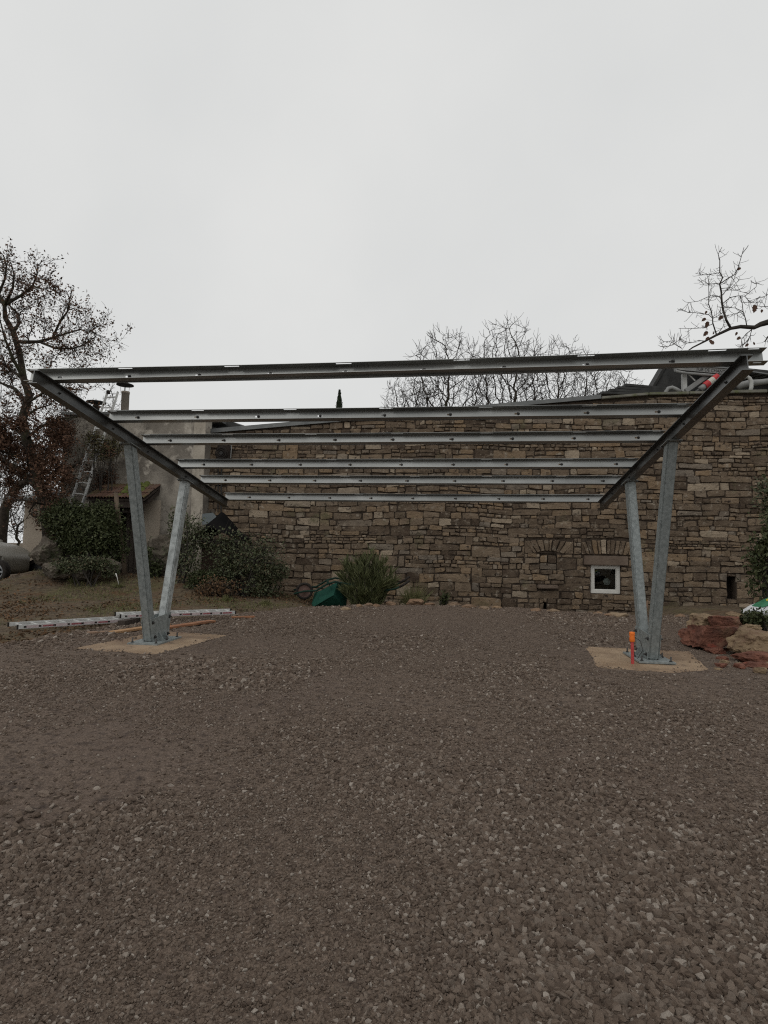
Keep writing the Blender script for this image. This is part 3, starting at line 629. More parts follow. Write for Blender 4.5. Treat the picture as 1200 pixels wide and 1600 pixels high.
def carport():
    c = thing('carport_frame', 'galvanised steel carport frame with V posts and six rails, no roof yet', 'carport', (W/2, 0, 0))
    HR, BR = .125, .088
    for ri, X in enumerate((0, W)):
        dz = .022 if ri else 0
        inner = 1 if ri == 0 else -1
        # rafter: I-section along the slope
        a = Vector((X, -2.165, RT(-2.165)+dz)); L = (2.36+2.165)/math.cos(TH); mb = MB()
        Mx = Matrix.Translation(a) @ Matrix((Vector((1, 0, 0)), T, NR)).transposed().to_4x4()
        mb.box((-BR/2, 0, -.007), (BR/2, L, 0), Mx).box((-BR/2, .0, -HR), (BR/2, L, -HR+.007), Mx).box((-.0035, .0, -HR+.007), (.0035, L, -.007), Mx)
        rf = mb.build('rafter', M['rafter'], c)
        for s in (.35, 1.25, 2.0, 3.05, 3.85):
            bolt(rf, Mx @ Vector((inner*.0035, s, -HR*.5)), (inner, 0, 0), .8)
        # posts
        cw, dpt = .102, .128
        def post(y0, z0, y1, m):
            z1 = RT(y1)-HR/math.cos(TH)+dz; z1b = RT(y1+dpt)-HR/math.cos(TH)+dz
            bm = MB().hexa([(X-cw/2, y0, z0), (X+cw/2, y0, z0), (X+cw/2, y0+dpt, z0), (X-cw/2, y0+dpt, z0)], [(X-cw/2, y1, z1-.006), (X+cw/2, y1, z1-.006), (X+cw/2, y1+dpt, z1b-.006), (X-cw/2, y1+dpt, z1b-.006)])
            p = bm.build('post', m, c, bevel=.012)
            pl = MB().hexa([(X-.075, y1-.04, RT(y1-.04)-HR-.008+dz), (X+.075, y1-.04, RT(y1-.04)-HR-.008+dz), (X+.075, y1+dpt+.04, RT(y1+dpt+.04)-HR-.008+dz), (X-.075, y1+dpt+.04, RT(y1+dpt+.04)-HR-.008+dz)],
                           [(X-.075, y1-.04, RT(y1-.04)-HR-.0015+dz), (X+.075, y1-.04, RT(y1-.04)-HR-.0015+dz), (X+.075, y1+dpt+.04, RT(y1+dpt+.04)-HR-.0015+dz), (X-.075, y1+dpt+.04, RT(y1+dpt+.04)-HR-.0015+dz)]).build('head_plate', M['galv'], p)
            for sx in (-.058, .058):
                for yy in (y1-.02, y1+dpt+.02): bolt(pl, (X+sx, yy, RT(yy)-HR-.008+dz), -NR, .8)
            return p
        post(0, .024+dz, -.6515, M['galv']); post(.247, .03+dz, .762, M['galv_skylit'] if ri == 0 else M['galv'])  # left rear post leans back to the sky, its brightness is in the material
        # foot: base plate, gusset plates, stiffeners, anchors
        bp = MB().prism([(X-.19, -.13, dz), (X+.19, -.13, dz), (X+.19, .50, dz), (X-.19, .50, dz)], (0, 0, .004), (0, 0, .022)).build('base_plate', M['galv'], c, fixn=True)
        for sx in (-.15, .15):
            for yy in (-.085, .18, .455):
                MB().lathe([(.009, .022), (.009, .075), (.0001, .076)], (X+sx, yy, dz), 8).build('anchor_rod', M['bolt'], bp, smooth=True)
                bolt(bp, (X+sx, yy, .022+dz), (0, 0, 1), 1.15, 'anchor_nut')
        for sd in (-1, 1):
            xs = X+sd*(cw/2+.002)
            g = MB().prism([(xs, .012, .024+dz), (xs, .40, .024+dz), (xs, .452, .335+dz), (xs, -.072, .30+dz)], (0, 0, 0), (sd*.009, 0, 0)).build('gusset_plate', M['galv'], c, fixn=True)
            for (yy, zz) in ((-.02, .255), (.40, .285), (.045, .075), (.37, .075)): bolt(g, (xs+sd*.009, yy, zz+dz), (sd, 0, 0), 1.25)
            for yy in (.14, .27):
                MB().prism([(xs+sd*.0095, yy, .0235+dz), (xs+sd*.085, yy, .0235+dz), (xs+sd*.0095, yy, .125+dz)], (0, 0, 0), (0, .008, 0)).build('stiffener', M['galv'], bp, fixn=True)
    # purlins
    rr = random.Random(2)
    for i, yb in enumerate((585, 654, 692, 731, 756, 783)):
        d = ray(600, yb); k = (ZR-SL*CAM.y-CAM.z)/(d.z+SL*d.y); P = CAM+d*k
        ov0, ov1 = (.26, .21) if i == 0 else (.055, .055)
        L = W+ov0+ov1; b, h = .078, .112; skew = -.085 if i == 0 else 0.; sag = .022 if i == 0 else .006
        tip = Vector((-ov0, P.y-skew*.15, RT(P.y-skew*.15)))+NR*.002; o = tip+T*b; mb = MB(); Xv = Vector((1, skew/W, .022/W-SL*skew/W))
        pos = [.30+.668*j+(.02*i) for j in range(12) if .30+.668*j+.02*i < L-.15]
        holes = [(s-.024, s+.024, .050, .068) for s in pos]
        sheet_with_holes(mb, o, Xv, NR, L, h, holes)
        tf = [(s, s+.135, .012, .030) for s in np.arange(.9+.05*i, L-.3, 1.0)]+[(.03, .11, .010, .024), (L-.13, L-.05, .010, .024)]
        sheet_with_holes(mb, tip+NR*h, Xv, T, L, b, tf)
        sheet_with_holes(mb, tip, Xv, T, L, b, [(.03, .09, .022, .034), (L-.10, L-.04, .022, .034)])
        mb.v = [(v[0], v[1], v[2]-sag*max(0., 4*(v[0]/W)*(1-v[0]/W))) for v in mb.v]
        p = mb.build('purlin', M['purlin'], c, solid=.003)
        for s in pos:
            if i == 0 and s < .9: continue
            xq = (s-ov0)/W; bolt(p, o+Xv*(s+rr.uniform(.004, .016))+NR*.0595-T*.002-Vector((0, 0, sag*max(0., 4*xq*(1-xq)))), -T, .95)
        for X in (0, W):
            MB().prism([tip+T*(b+.004)+Xv*(X+ov0-.045), tip+T*(b+.004)+Xv*(X+ov0+.045), tip+T*(b+.004)+Xv*(X+ov0+.045)+NR*.085, tip+T*(b+.004)+Xv*(X+ov0-.045)+NR*.085], (0, 0, 0), T*.006).build('cleat', M['rafter'], p, fixn=True)
carport()

# concrete pads
def pad(pts, label):
    rr = random.Random(len(label)); P = []
    for i in range(len(pts)):
        a, b = Vector((*pts[i], 0)), Vector((*pts[(i+1) % len(pts)], 0)); n = 9
        for k in range(n): q = a.lerp(b, k/n); P.append((q.x+rr.uniform(-.014, .014), q.y+rr.uniform(-.014, .014), 0))
    o = MB().prism(P, (0, 0, -.16), (0, 0, .004)).build('concrete_pad', M['concrete'], fixn=True)
    return o, tag(o, label, 'concrete pad', 'carport footings')
o1, _ = pad(PADS[0], 'tan concrete footing slab under the left V post')
o2, _ = pad(PADS[1], 'tan concrete footing slab under the right V post beside the orange peg')
o2.location.z = .016

# ------------------------------------------------------------------ trees
def grow(mb, p, d, length, r, level, rng, up=.25, tips=None, spread=.7, minr=.005, kids=(3, 5), sides=None, gn=.16):
    n = 4 if level > 1 else 3; path = [p.copy()]; rad = [r]; q = p.copy(); dd = d.normalized()
    r1 = max(r*.45, minr*.7)
    for i in range(n):
        dd = (dd+Vector((rng.gauss(0, gn), rng.gauss(0, gn), rng.gauss(0, gn*.9)+up*.18))).normalized()
        q = q+dd*length/n; path.append(q.copy()); rad.append(lerp(r, r1, (i+1)/n))
    mb.tube(path, rad, sides or (5 if level > 2 else 4 if level > 1 else 3), caps=False)
    if level <= 0:
        if tips is not None: tips += path[1:]
        return
    if tips is not None and level <= 1: tips += path[2:]
    for k in range(rng.randint(*kids)):
        f = rng.uniform(.25, 1) if k else 1.; i = min(int(f*n), n-1); t = f*n-i
        s = path[i].lerp(path[i+1], t); base = (path[i+1]-path[i]).normalized()
        rv = Vector((rng.gauss(0, 1), rng.gauss(0, 1), rng.gauss(0, 1))).normalized(); side = (rv-base*rv.dot(base)).normalized()
        nd = (base+side*rng.uniform(.5, 1.3)*spread+Vector((0, 0, up*.5))).normalized()
        grow(mb, s, nd, length*rng.uniform(.5, .78), max(lerp(r, r1, f)*rng.uniform(.5, .72), minr), level-1, rng, up, tips, spread, minr, kids, sides, gn)

def colonise(base, crown_c, crown_r, npts, step, seed, trunk_top, kill=.32, infl=1.7, iters=70):
    """space colonisation: returns nodes and parent indices of a branch skeleton filling an ellipsoid"""
    g = np.random.default_rng(seed); u = g.normal(size=(npts, 3)); u /= np.linalg.norm(u, axis=1)[:, None]; u *= (g.random(npts)**.42)[:, None]
    A = np.array(crown_c)+u*np.array(crown_r); A = A[A[:, 2] > trunk_top*.8]
    N = [np.array(base, float)]; par = [-1]; n = max(2, int((trunk_top-base[2])/step))
    for i in range(n): N.append(np.array([base[0]+g.normal(0, .03)*i**.5, base[1]+g.normal(0, .03)*i**.5, base[2]+(trunk_top-base[2])*(i+1)/n])); par.append(i)
    alive = np.ones(len(A), bool); new = list(range(len(N))); near_d = np.full(len(A), 1e9); near_i = np.zeros(len(A), int)
    for it in range(iters):
        P = np.array([N[i] for i in new]); D = np.linalg.norm(A[:, None]-P[None], axis=2); k = D.argmin(1); d = D[np.arange(len(A)), k]
        upd = d < near_d; near_d[upd] = d[upd]; near_i[upd] = np.array(new)[k[upd]]
        alive &= near_d > kill
        if it == 0: infl_ = 9.
        else: infl_ = infl
        act = alive & (near_d < infl_)
        if not act.any():
            act = alive & (near_d < infl*3)
            if not act.any(): break
        dirs = {}
        for j in np.nonzero(act)[0]:
            v = A[j]-N[near_i[j]]; dirs[near_i[j]] = dirs.get(near_i[j], 0)+v/np.linalg.norm(v)
        new = []
        for i, v in dirs.items():
            v = v/(np.linalg.norm(v)+1e-9)+g.normal(0, .22, 3)+np.array([0, 0, .10]); v /= np.linalg.norm(v)
            N.append(N[i]+v*step); par.append(int(i)); new.append(len(N)-1)
    return np.array(N), par
def bare_tree(label, px, Y, ytop, width, seed, group='bare trees beyond the stone building', npts=1250, minr=.0095, ybot=700):
    rng = random.Random(seed); b = at(px, 900, Y); top = at(px, ytop, Y).z; low = at(px, ybot, Y).z; hw = width/F*(Y-CAM.y)*1.02
    t = thing('bare_tree', label, 'tree', (b.x, Y, 0), group); step = hw*.085+.05
    N, par = colonise((b.x, Y, -.2), (b.x, Y, (top+low)/2), (hw, hw*.8, (top-low)/2), npts, step, seed, lerp(low, top, .12), kill=step*1.25, infl=step*7)
    kids = {}
    for i, p in enumerate(par): kids.setdefault(p, []).append(i)
    rad = np.zeros(len(N))
    for i in range(len(N)-1, -1, -1):
        ks = kids.get(i, []); rad[i] = (sum(rad[k]**2.35 for k in ks))**(1/2.35) if ks else minr
    rad = np.minimum(rad, .2)
    tm, cm = MB(), MB()
    def chain(i):
        """follow the thickest child; branches start new chains"""
        path = [par[i], i] if par[i] >= 0 else [i]; stack = []
        while kids.get(path[-1]):
            ks = sorted(kids[path[-1]], key=lambda k: -rad[k]); stack += ks[1:]; path.append(ks[0])
        return path, stack
    todo = [0]; first = True
    while todo:
        path, st_ = chain(todo.pop()); todo += st_; r_ = [rad[k] for k in path]
        if len(path) > 1 and not first: r_[0] = r_[1]
        (tm if first else cm).tube([Vector(N[k]) for k in path], r_, 7 if first else (5 if r_[0] > .03 else 3), caps=False); first = False
        e = Vector(N[path[-1]]); d = (e-Vector(N[path[-2]])).normalized() if len(path) > 1 else Vector((0, 0, 1))
        for k in range(3):
            nd = (d+Vector((rng.gauss(0, .55), rng.gauss(0, .55), rng.gauss(.25, .4)))).normalized(); q = e+nd*step*rng.uniform(.6, 1.6); q2 = q+(nd+Vector((rng.gauss(0, .4), rng.gauss(0, .4), .3))).normalized()*step*rng.uniform(.5, 1.3); cm.tube([e, q, q2], [minr*.9, minr*.75, minr*.55], 3, caps=False)
        for k in path[1:]:
            if rad[k] < minr*3.2 and rng.random() < .55:
                e = Vector(N[k]); nd = Vector((rng.gauss(0, 1), rng.gauss(0, 1), rng.gauss(.4, .8))).normalized(); q = e+nd*step*rng.uniform(.5, 1.3); q2 = q+(nd+Vector((rng.gauss(0, .5), rng.gauss(0, .5), .4))).normalized()*step*rng.uniform(.4, 1.); cm.tube([e, q, q2], [minr*.8, minr*.7, minr*.5], 3, caps=False)
    tm.build('trunk', M['bark'], t, smooth=True); cm.build('crown', M['twig'], t)
    return t
bare_tree('tall bare tree beyond the stone building, tallest of the clump behind the rails', 790, 17, 498, 62, 21)
bare_tree('bare tree left of the tallest one beyond the stone building', 695, 17.5, 512, 68, 22)
bare_tree('bare tree right of the tallest one beyond the stone building', 872, 18.5, 530, 66, 23)
bare_tree('low leftmost bare tree of the clump beyond the stone building', 640, 19.5, 578, 50, 24, npts=800)
bare_tree('low bare tree just left of the machine on the roof', 945, 19.5, 566, 56, 27, npts=900)
bare_tree('small bare treetop above the plaster house beside the leaning ladder', 160, 15, 590, 12, 25, 'small bare treetops over the roofs', 120, .006)
bare_tree('bare tree top poking over the stepped slate slabs', 1000, 21, 598, 22, 26, 'small bare treetops over the roofs', 160, .008)
for i, (px, Y, yt, lab) in enumerate(((-6, 24, 690, 'thin bare woodland tree behind the grey car at the left edge'), (26, 30, 735, 'faint bare woodland tree between car and annex wall'), (-60, 27, 690, 'bare woodland tree outside the left edge beyond the car'))):
    bare_tree(lab, px, Y, yt, 50, 40+i, 'woodland beyond the car', 500, .012, 850)

# cypress tip
def cypress():
    p = at(530, 640, 30); top = at(530, 611, 30).z; t = thing('cypress_tree', 'dark pointed cypress tip above the middle rails', 'tree', (p.x, 30, 0))
    MB().tube([(p.x, 30, -.2), (p.x, 30, top-.6)], [.16, .05], 7).build('trunk', M['bark'], t)
    h = RNG.random(5000)**.7; z = lerp(top-4.0, top, h); rad = .30*np.clip((top-z)/1.7, 0, 1)**.85*RNG.random(5000)**.45; a = RNG.uniform(0, 6.28, 5000)
    V, Q = leaf_arrays(np.stack([p.x+rad*np.cos(a), 30+rad*np.sin(a), z], 1), .11, .35, up=1.6); np_mesh('crown', V, Q, M['needle'], t)
cypress()

# the oak on the left, limbs laid out after the photograph
def pxp(pts, Y0, bend=None): return [at(x, y, Y0+(dy if bend is None else dy*bend)) for (x, y, dy) in pts]
def oak():
    rng = random.Random(5); Y0 = 6.9; b = at(79, 880, Y0)
    t = thing('oak_tree', 'big oak with brown withered leaves at the left edge', 'tree', (b.x, Y0, .2))
    tr = MB(); tr.tube(pxp([(82, 890, 0), (79, 840, 0), (72, 790, 0), (64, 764, 0), (52, 725, .1), (41, 685, .15), (35, 655, .1), (42, 630, 0), (46, 618, 0), (37, 592, 0), (31, 554, .1), (21, 519, .1), (8, 496, .1), (7, 477, .1), (-2, 460, .2), (-8, 440, .2)], Y0), [.22, .18, .155, .14, .13, .12, .11, .10, .092, .085, .077, .07, .06, .05, .04, .025], 10, caps=False)
    tr.build('trunk', M['bark'], t, smooth=True)
    limbs = [([(64, 764, 0), (48, 750, .3), (34, 737, .6), (10, 722, 1.0), (-20, 700, 1.2)], .12, .04), ([(64, 764, 0), (85, 742, -.3), (100, 735, -.5), (125, 722, -.5)], .06, .02),
        ([(31, 554, .1), (26, 534, .1), (60, 534, -.2), (82, 528, -.3), (94, 502, -.3), (105, 487, -.3), (112, 455, -.2)], .055, .012), ([(64, 535, -.2), (86, 544, -.4), (112, 545, -.6), (131, 539, -.6), (152, 524, -.6)], .035, .01),
        ([(82, 528, -.3), (100, 522, -.4), (125, 515, -.5), (150, 520, -.4)], .03, .008), ([(8, 477, .1), (11, 474, .1), (34, 461, -.3), (51, 447, -.5), (58, 428, -.5), (59, 412, -.5)], .05, .01), ([(51, 447, -.5), (68, 452, -.6), (84, 448, -.6)], .025, .008),
        ([(21, 519, .1), (30, 505, .3), (29, 492, .5), (14, 476, .6)], .045, .02), ([(36, 592, 0), (18, 578, .3), (0, 566, .4), (-20, 555, .5)], .05, .02), ([(37, 592, 0), (20, 560, -.3), (8, 530, -.5), (0, 500, -.6)], .05, .015),
        ([(42, 630, 0), (24, 608, .4), (5, 600, .6), (-15, 590, .8)], .06, .02), ([(42, 630, 0), (70, 612, -.4), (100, 606, -.6), (128, 610, -.7)], .04, .01), ([(41, 685, .15), (62, 668, -.3), (90, 655, -.5), (120, 652, -.6)], .05, .012),
        ([(41, 685, .15), (22, 668, .4), (5, 655, .6), (-15, 640, .6)], .05, .02), ([(52, 725, .1), (75, 705, .5), (95, 690, .7), (118, 688, .8)], .05, .012), ([(52, 725, .1), (25, 712, -.4), (0, 705, -.6)], .05, .02), ([(35, 655, .1), (55, 640, .4), (80, 632, .6)], .035, .012),
        ([(72, 790, 0), (90, 775, -.4), (96, 790, -.5)], .04, .012), ([(72, 790, 0), (55, 785, -.5), (45, 800, -.6), (52, 808, -.6)], .03, .01), ([(7, 477, .1), (20, 450, -.2), (22, 430, -.3), (18, 412, -.3)], .04, .01), ([(-2, 460, .2), (8, 435, 0), (10, 415, 0), (6, 400, 0)], .035, .01)]
    cm = MB(); tips = []
    for pts, r0, r1 in limbs:
        path = pxp(pts, Y0); n = len(path); cm.tube(path, [lerp(r0, r1, i/(n-1)) for i in range(n)], 6, caps=False)
        for k in range(int(5+3*n)):
            f = rng.uniform(.25, 1)*(n-1); i = min(int(f), n-2); s = path[i].lerp(path[i+1], f-i); base = (path[i+1]-path[i]).normalized()
            rv = Vector((rng.gauss(0, 1), rng.gauss(0, 1), rng.gauss(.3, 1))).normalized(); nd = (base*.5+rv).normalized()
            grow(cm, s, nd, rng.uniform(.3, .68)*(.5 if s.z > at(40, 475, Y0).z else 1), max(.008, lerp(r0, r1, f/(n-1))*.35), 2, rng, .2, tips, .8, .004, (2, 4), 3)
    cm.build('branches', M['bark'], t)
    P = np.array([list(p) for p in tips]); 
    # withered leaves: thick on the lower limbs, thin towards the top
    zz = P[:, 2]; pxx = np.array([600+F*((p-CAM).dot(_r))/((p-CAM).dot(_f)) for p in tips]); pyy = np.array([800-F*((p-CAM).dot(_u))/((p-CAM).dot(_f)) for p in tips])
    keep = np.clip(1.1-(zz-3.0)/4.6, .34, 1)*np.clip(.55+1.3*fbm(P[:, 0]*1.5, P[:, 1]*1.5, P[:, 2]*1.5, 2), .15, 1.2)*np.where((pyy > 792) & (pxx < 78), .1, 1)*np.where((pxx > 110) & (pyy > 645), .06, 1)*np.where((pxx > 95) & (pyy > 755), .3, 1)
    P = P[RNG.random(len(P)) < keep]
    P = np.repeat(P, 3, 0); low = P[:, 2] < 4.2; P = np.concatenate([P, P[low], P[low], P[low]]); P = P+RNG.normal(0, .075, P.shape)
    V, Q = leaf_arrays(P, .075, .5); np_mesh('leaves', V, Q, M['rust_leaf'], t)
oak()
def leaning_tree():
    rng = random.Random(9); Y0 = 12; b = at(3, 850, Y0)
    t = thing('mossy_leaning_tree', 'slender mossy tree trunk leaning right behind the grey car', 'tree', (b.x, Y0, 0))
    MB().tube(pxp([(0, 880, 0), (3, 833, 0), (7, 797, 0), (16, 775, 0), (27, 760, 0), (42, 752, 0), (60, 738, .2), (75, 715, .4)], Y0), [.19, .17, .16, .14, .13, .11, .08, .05], 9, caps=False).build('trunk', M['bark'], t, smooth=True)
    cm = MB()
    for (x, y) in ((27, 760), (42, 752), (60, 738), (75, 715), (16, 775)):
        for k in range(5): grow(cm, at(x, y, Y0), Vector((rng.gauss(0, 1), rng.gauss(0, .6), rng.uniform(.2, 1))), rng.uniform(.8, 1.5), .03, 3, rng, .3, None, .7, .007, (3, 4), 3)
    cm.build('branches', M['twig'], t)
leaning_tree()
def right_tree():
    rng = random.Random(14); Y0 = 3.0; b = at(1330, 900, Y0)
    t = thing('overhanging_tree', 'bare branch with few brown leaves reaching in at the right', 'tree', (b.x, Y0, 0))
    MB().tube([Vector((b.x, Y0, -.2)), at(1330, 800, Y0), at(1310, 650, Y0), at(1290, 560, Y0), at(1300, 450, Y0)], [.2, .17, .14, .11, .07], 9).build('trunk', M['bark'], t, smooth=True)
    Z = lambda x, y, dy=0: (1030+x/7.06, 380+y/7.06, dy)
    main = [(1292, 545, 0), (1260, 512, 0), (1225, 503, 0), Z(1200, 872), Z(1120, 895), Z(1050, 930), Z(900, 920), Z(790, 940), Z(630, 1015), Z(500, 1085), Z(370, 1150), Z(250, 1235)]
    cm = MB(); cm.tube(pxp(main, Y0), [.075, .062, .055, .048, .042, .034, .03, .026, .02, .015, .012, .006], 7, caps=False)
    subs = [([Z(790, 940), Z(740, 850), Z(705, 740), Z(690, 640), Z(685, 540), Z(668, 450), Z(700, 380), Z(668, 320), Z(668, 190), Z(650, 120), Z(692, 45)], .02, .004), ([Z(668, 450), Z(740, 400), Z(830, 345), Z(870, 270), Z(905, 150), Z(935, 45)], .009, .004), ([Z(690, 580), Z(740, 520), Z(810, 450), Z(840, 345)], .006, .003),
        ([Z(685, 500), Z(800, 488), Z(895, 395)], .006, .003), ([Z(695, 670), Z(780, 600), Z(870, 580), Z(945, 585), Z(1070, 480), Z(1075, 425)], .008, .003), ([Z(945, 585), Z(990, 640), Z(1060, 660), Z(1120, 625)], .005, .003), ([Z(740, 515), Z(850, 520), Z(950, 548)], .005, .003),
        ([Z(690, 610), Z(640, 580), Z(560, 582), Z(430, 640), Z(320, 655)], .007, .003), ([Z(665, 440), Z(560, 450), Z(490, 450), Z(430, 400)], .006, .003), ([Z(665, 325), Z(560, 345), Z(470, 350), Z(400, 330)], .006, .003), ([Z(630, 1005), Z(590, 880), Z(590, 830), Z(570, 740), Z(545, 670), Z(548, 560), Z(545, 450), Z(538, 375)], .011, .003),
        ([Z(590, 830), Z(550, 790), Z(430, 770), Z(310, 760), Z(235, 720)], .007, .003), ([Z(590, 890), Z(500, 930), Z(400, 940), Z(215, 940)], .006, .003), ([Z(590, 830), Z(650, 800), Z(705, 765)], .006, .004), ([Z(965, 910), Z(950, 830), Z(925, 755), Z(915, 660), Z(895, 590)], .009, .004), ([Z(925, 755), Z(840, 715), Z(760, 708), Z(705, 720)], .006, .003), ([Z(925, 755), Z(860, 770), Z(750, 800)], .005, .003),
        ([Z(1050, 930), Z(960, 1000), Z(910, 1060), Z(905, 1150)], .008, .003), ([Z(1020, 960), Z(1000, 1030), Z(960, 1090), Z(870, 1160)], .006, .003), ([Z(500, 1085), Z(440, 1070), Z(350, 1100), Z(270, 1105)], .006, .003), ([Z(250, 1160), Z(165, 1110), Z(150, 1020)], .007, .003), ([Z(165, 1110), Z(215, 1070), Z(245, 1010)], .005, .003), ([Z(165, 1110), Z(110, 1080), Z(40, 1090)], .005, .003), ([Z(165, 1110), Z(100, 1140), Z(40, 1150)], .005, .003),
        ([Z(1200, 700), Z(1130, 700), Z(1075, 690)], .006, .003), ([Z(1210, 560), Z(1160, 590), Z(1090, 600)], .006, .003), ([Z(1200, 1030), Z(1165, 1085)], .012, .008), ([Z(660, 985), Z(700, 930), Z(725, 850)], .005, .003)]
    leaf_at = []
    for pts, r0, r1 in subs:
        path = pxp([(x, y, rng.uniform(-.12, .12) if i else 0) for i, (x, y, _) in enumerate(pts)], Y0); n = len(path)
        cm.tube(path, [lerp(r0, r1, i/(n-1)) for i in range(n)], 5, caps=False)
        for k in range(3*n):
            f = rng.uniform(.15, 1)*(n-1); i = min(int(f), n-2); s = path[i].lerp(path[i+1], f-i); base = (path[i+1]-path[i]).normalized()
            rv = Vector((rng.gauss(0, 1), rng.gauss(0, 1), rng.gauss(0, 1))).normalized(); nd = (base*.7+rv).normalized(); e = s+nd*rng.uniform(.03, .16); e2 = e+(nd+Vector((0, 0, .6))).normalized()*rng.uniform(.02, .08)
            cm.tube([s, e, e2], [.0035, .003, .0025], 3, caps=False)
    cm.build('branches', M['twig'], t)
    lv = MB()
    def oakleaf(px, py, L, ang):
        c = at(px, py, Y0+rng.uniform(-.1, .1)); a = math.radians(ang); d = Vector((math.cos(a), rng.uniform(-.3, .3), math.sin(a))).normalized(); s = d.cross(Vector((0, 1, 0))).normalized(); nn = d.cross(s)
        pr = [(0, .02), (.15, .1), (.3, .26), (.42, .2), (.58, .34), (.7, .24), (.85, .26), (1, .02)]; vs = []; fs = []
        for i, (q, w) in enumerate(pr): vs += [c+d*(q-.5)*L+s*w*L+nn*.08*L*w*3, c+d*(q-.5)*L, c+d*(q-.5)*L-s*w*L+nn*.08*L*w*3]
        for i in range(7): fs += [(3*i, 3*i+1, 3*i+4, 3*i+3), (3*i+1, 3*i+2, 3*i+5, 3*i+4)]
        MB().add(vs, fs).build('leaf', M['rust_leaf'], t)
    for (x, y, L, an) in ((1050, 725, 100, 80), (515, 765, 45, 60), (490, 845, 60, 35), (675, 825, 80, 45), (525, 900, 80, 75), (510, 1000, 75, 50), (575, 1090, 80, -60), (530, 1050, 50, 30), (850, 1000, 45, 70), (875, 1050, 60, 40), (1045, 1105, 40, -70), (965, 1125, 50, 45), (880, 285, 50, 40), (1130, 750, 50, 70), (598, 995, 30, 70)):
        oakleaf(1030+x/7.06, 380+y/7.06, L/7.06*(at(1101, 500, Y0)-at(1100, 500, Y0)).length, an)
right_tree()

# ------------------------------------------------------------------ shrubs and plants
def shrub(name, label, cat, center, radii, n, m, size, aspect=.45, up=.1, stems=8, seed=0, hollow=.55, lumps=7, group=None, stem_m='twig'):
    rng = random.Random(seed); c = Vector(center); rx, ry, rz = radii; base_z = gz(c.x, c.y)
    t = thing(name, label, cat, (c.x, c.y, base_z), group)
    L = [(Vector((rng.uniform(-.6, .6)*rx, rng.uniform(-.6, .6)*ry, rng.uniform(-.6, .7)*rz)), rng.uniform(.32, .6)) for _ in range(lumps)]
    pts = []
    for (q, s) in L:
        k = int(n/lumps); u = rand_unit(k)*(hollow+(1-hollow)*RNG.random(k)[:, None]**.5)*s*np.array([rx, ry, rz]); pts.append(u+np.array(c+q))
    P = np.concatenate(pts); P += RNG.normal(0, .04, P.shape); P = P[P[:, 2] > base_z+.02]
    sm = MB()
    for (q, s) in L:
        e = c+q; b = Vector((c.x+rng.uniform(-.3, .3)*rx, c.y+rng.uniform(-.3, .3)*ry, base_z-.05)); mid = b.lerp(e, .5)+Vector((rng.uniform(-.1, .1), rng.uniform(-.1, .1), .08)); sm.tube([b, mid, e], [.018, .013, .007], 5, caps=False)
        for k in range(stems):
            d = Vector((rng.gauss(0, 1)*rx, rng.gauss(0, 1)*ry, rng.gauss(.2, 1)*rz))*s*.6; sm.tube([e, e+d*.5+Vector((0, 0, .03)), e+d], [.007, .005, .003], 3, caps=False)
    sm.build('stems', M[stem_m], t)
    V, Q = leaf_arrays(P, size, aspect, up); np_mesh('foliage', V, Q, M[m], t)
    return t
c = at(132, 836, 6.05)
shrub('evergreen_shrub', 'dense dark evergreen shrub behind the lichen boulders', 'shrub', c, (1.0, .5, .74), 20000, 'dark_leaf', .07, .5, seed=1, lumps=26, hollow=.45)
shrub('evergreen_shrub', 'low dark green ground shrub spilling over the boulders', 'shrub', at(135, 884, 5.45), (.75, .3, .26), 2600, 'olive_leaf', .06, .5, seed=2, lumps=8, hollow=.3, group='dark shrubs at the house')
shrub('rose_shrub', 'loose green shrub with thin stems right of the left post', 'shrub', at(292, 850, 5.9), (.55, .45, .80), 2000, 'olive_leaf', .065, .55, seed=3, lumps=10, hollow=.2, group='shrubs at the plaster house corner')
shrub('garden_shrub', 'large mottled green shrub under the black peaked cover', 'shrub', at(375, 885, 6.0), (.95, .6, .80), 4600, 'olive_leaf', .062, .55, seed=4, lumps=24, hollow=.1, group='shrubs at the plaster house corner')
shrub('garden_shrub', 'low green shrub at the stone wall left of the wheelbarrow', 'shrub', at(415, 915, 6.5), (.6, .5, .6), 3500, 'olive_leaf', .06, .55, seed=5, lumps=8, hollow=.3, group='shrubs at the plaster house corner')
shrub('dry_shrub', 'low dry reddish brown shrub in front of the large mottled shrub', 'shrub', at(345, 925, 5.3), (.6, .4, .28), 1600, 'litter_leaf', .055, .5, seed=16, lumps=10, hollow=.1)
shrub('dark_shrub', 'small very dark shrub at the foot of the pale pilaster', 'shrub', at(322, 915, 5.6), (.45, .4, .38), 3000, 'dark_leaf', .06, .5, seed=6, lumps=7, hollow=.3)
shrub('dark_shrub', 'small glossy shrub just right of the left front post', 'shrub', at(242, 885, 6.3), (.3, .3, .42), 1600, 'dark_leaf', .06, .5, seed=8, lumps=6, hollow=.3)
shrub('creeper', 'yellow green creeper hanging over the leaning ladder on the house', 'creeper', at(168, 698, 7.12), (.72, .1, .42), 1500, 'ivy_leaf', .06, .5, seed=9, lumps=12, hollow=.1)
shrub('reddish_shrub', 'brown leaved thin shrub on the plaster wall below the creeper', 'shrub', at(158, 755, 7.55), (.5, .06, .55), 900, 'rust_leaf', .06, .5, seed=10, lumps=9, hollow=.1)
shrub('edge_shrub', 'leafy green shrub at the right edge above the white sack', 'shrub', at(1212, 868, 3.6), (.36, .5, .80), 2000, 'dark_leaf', .085, .5, seed=12, lumps=10, hollow=.2)
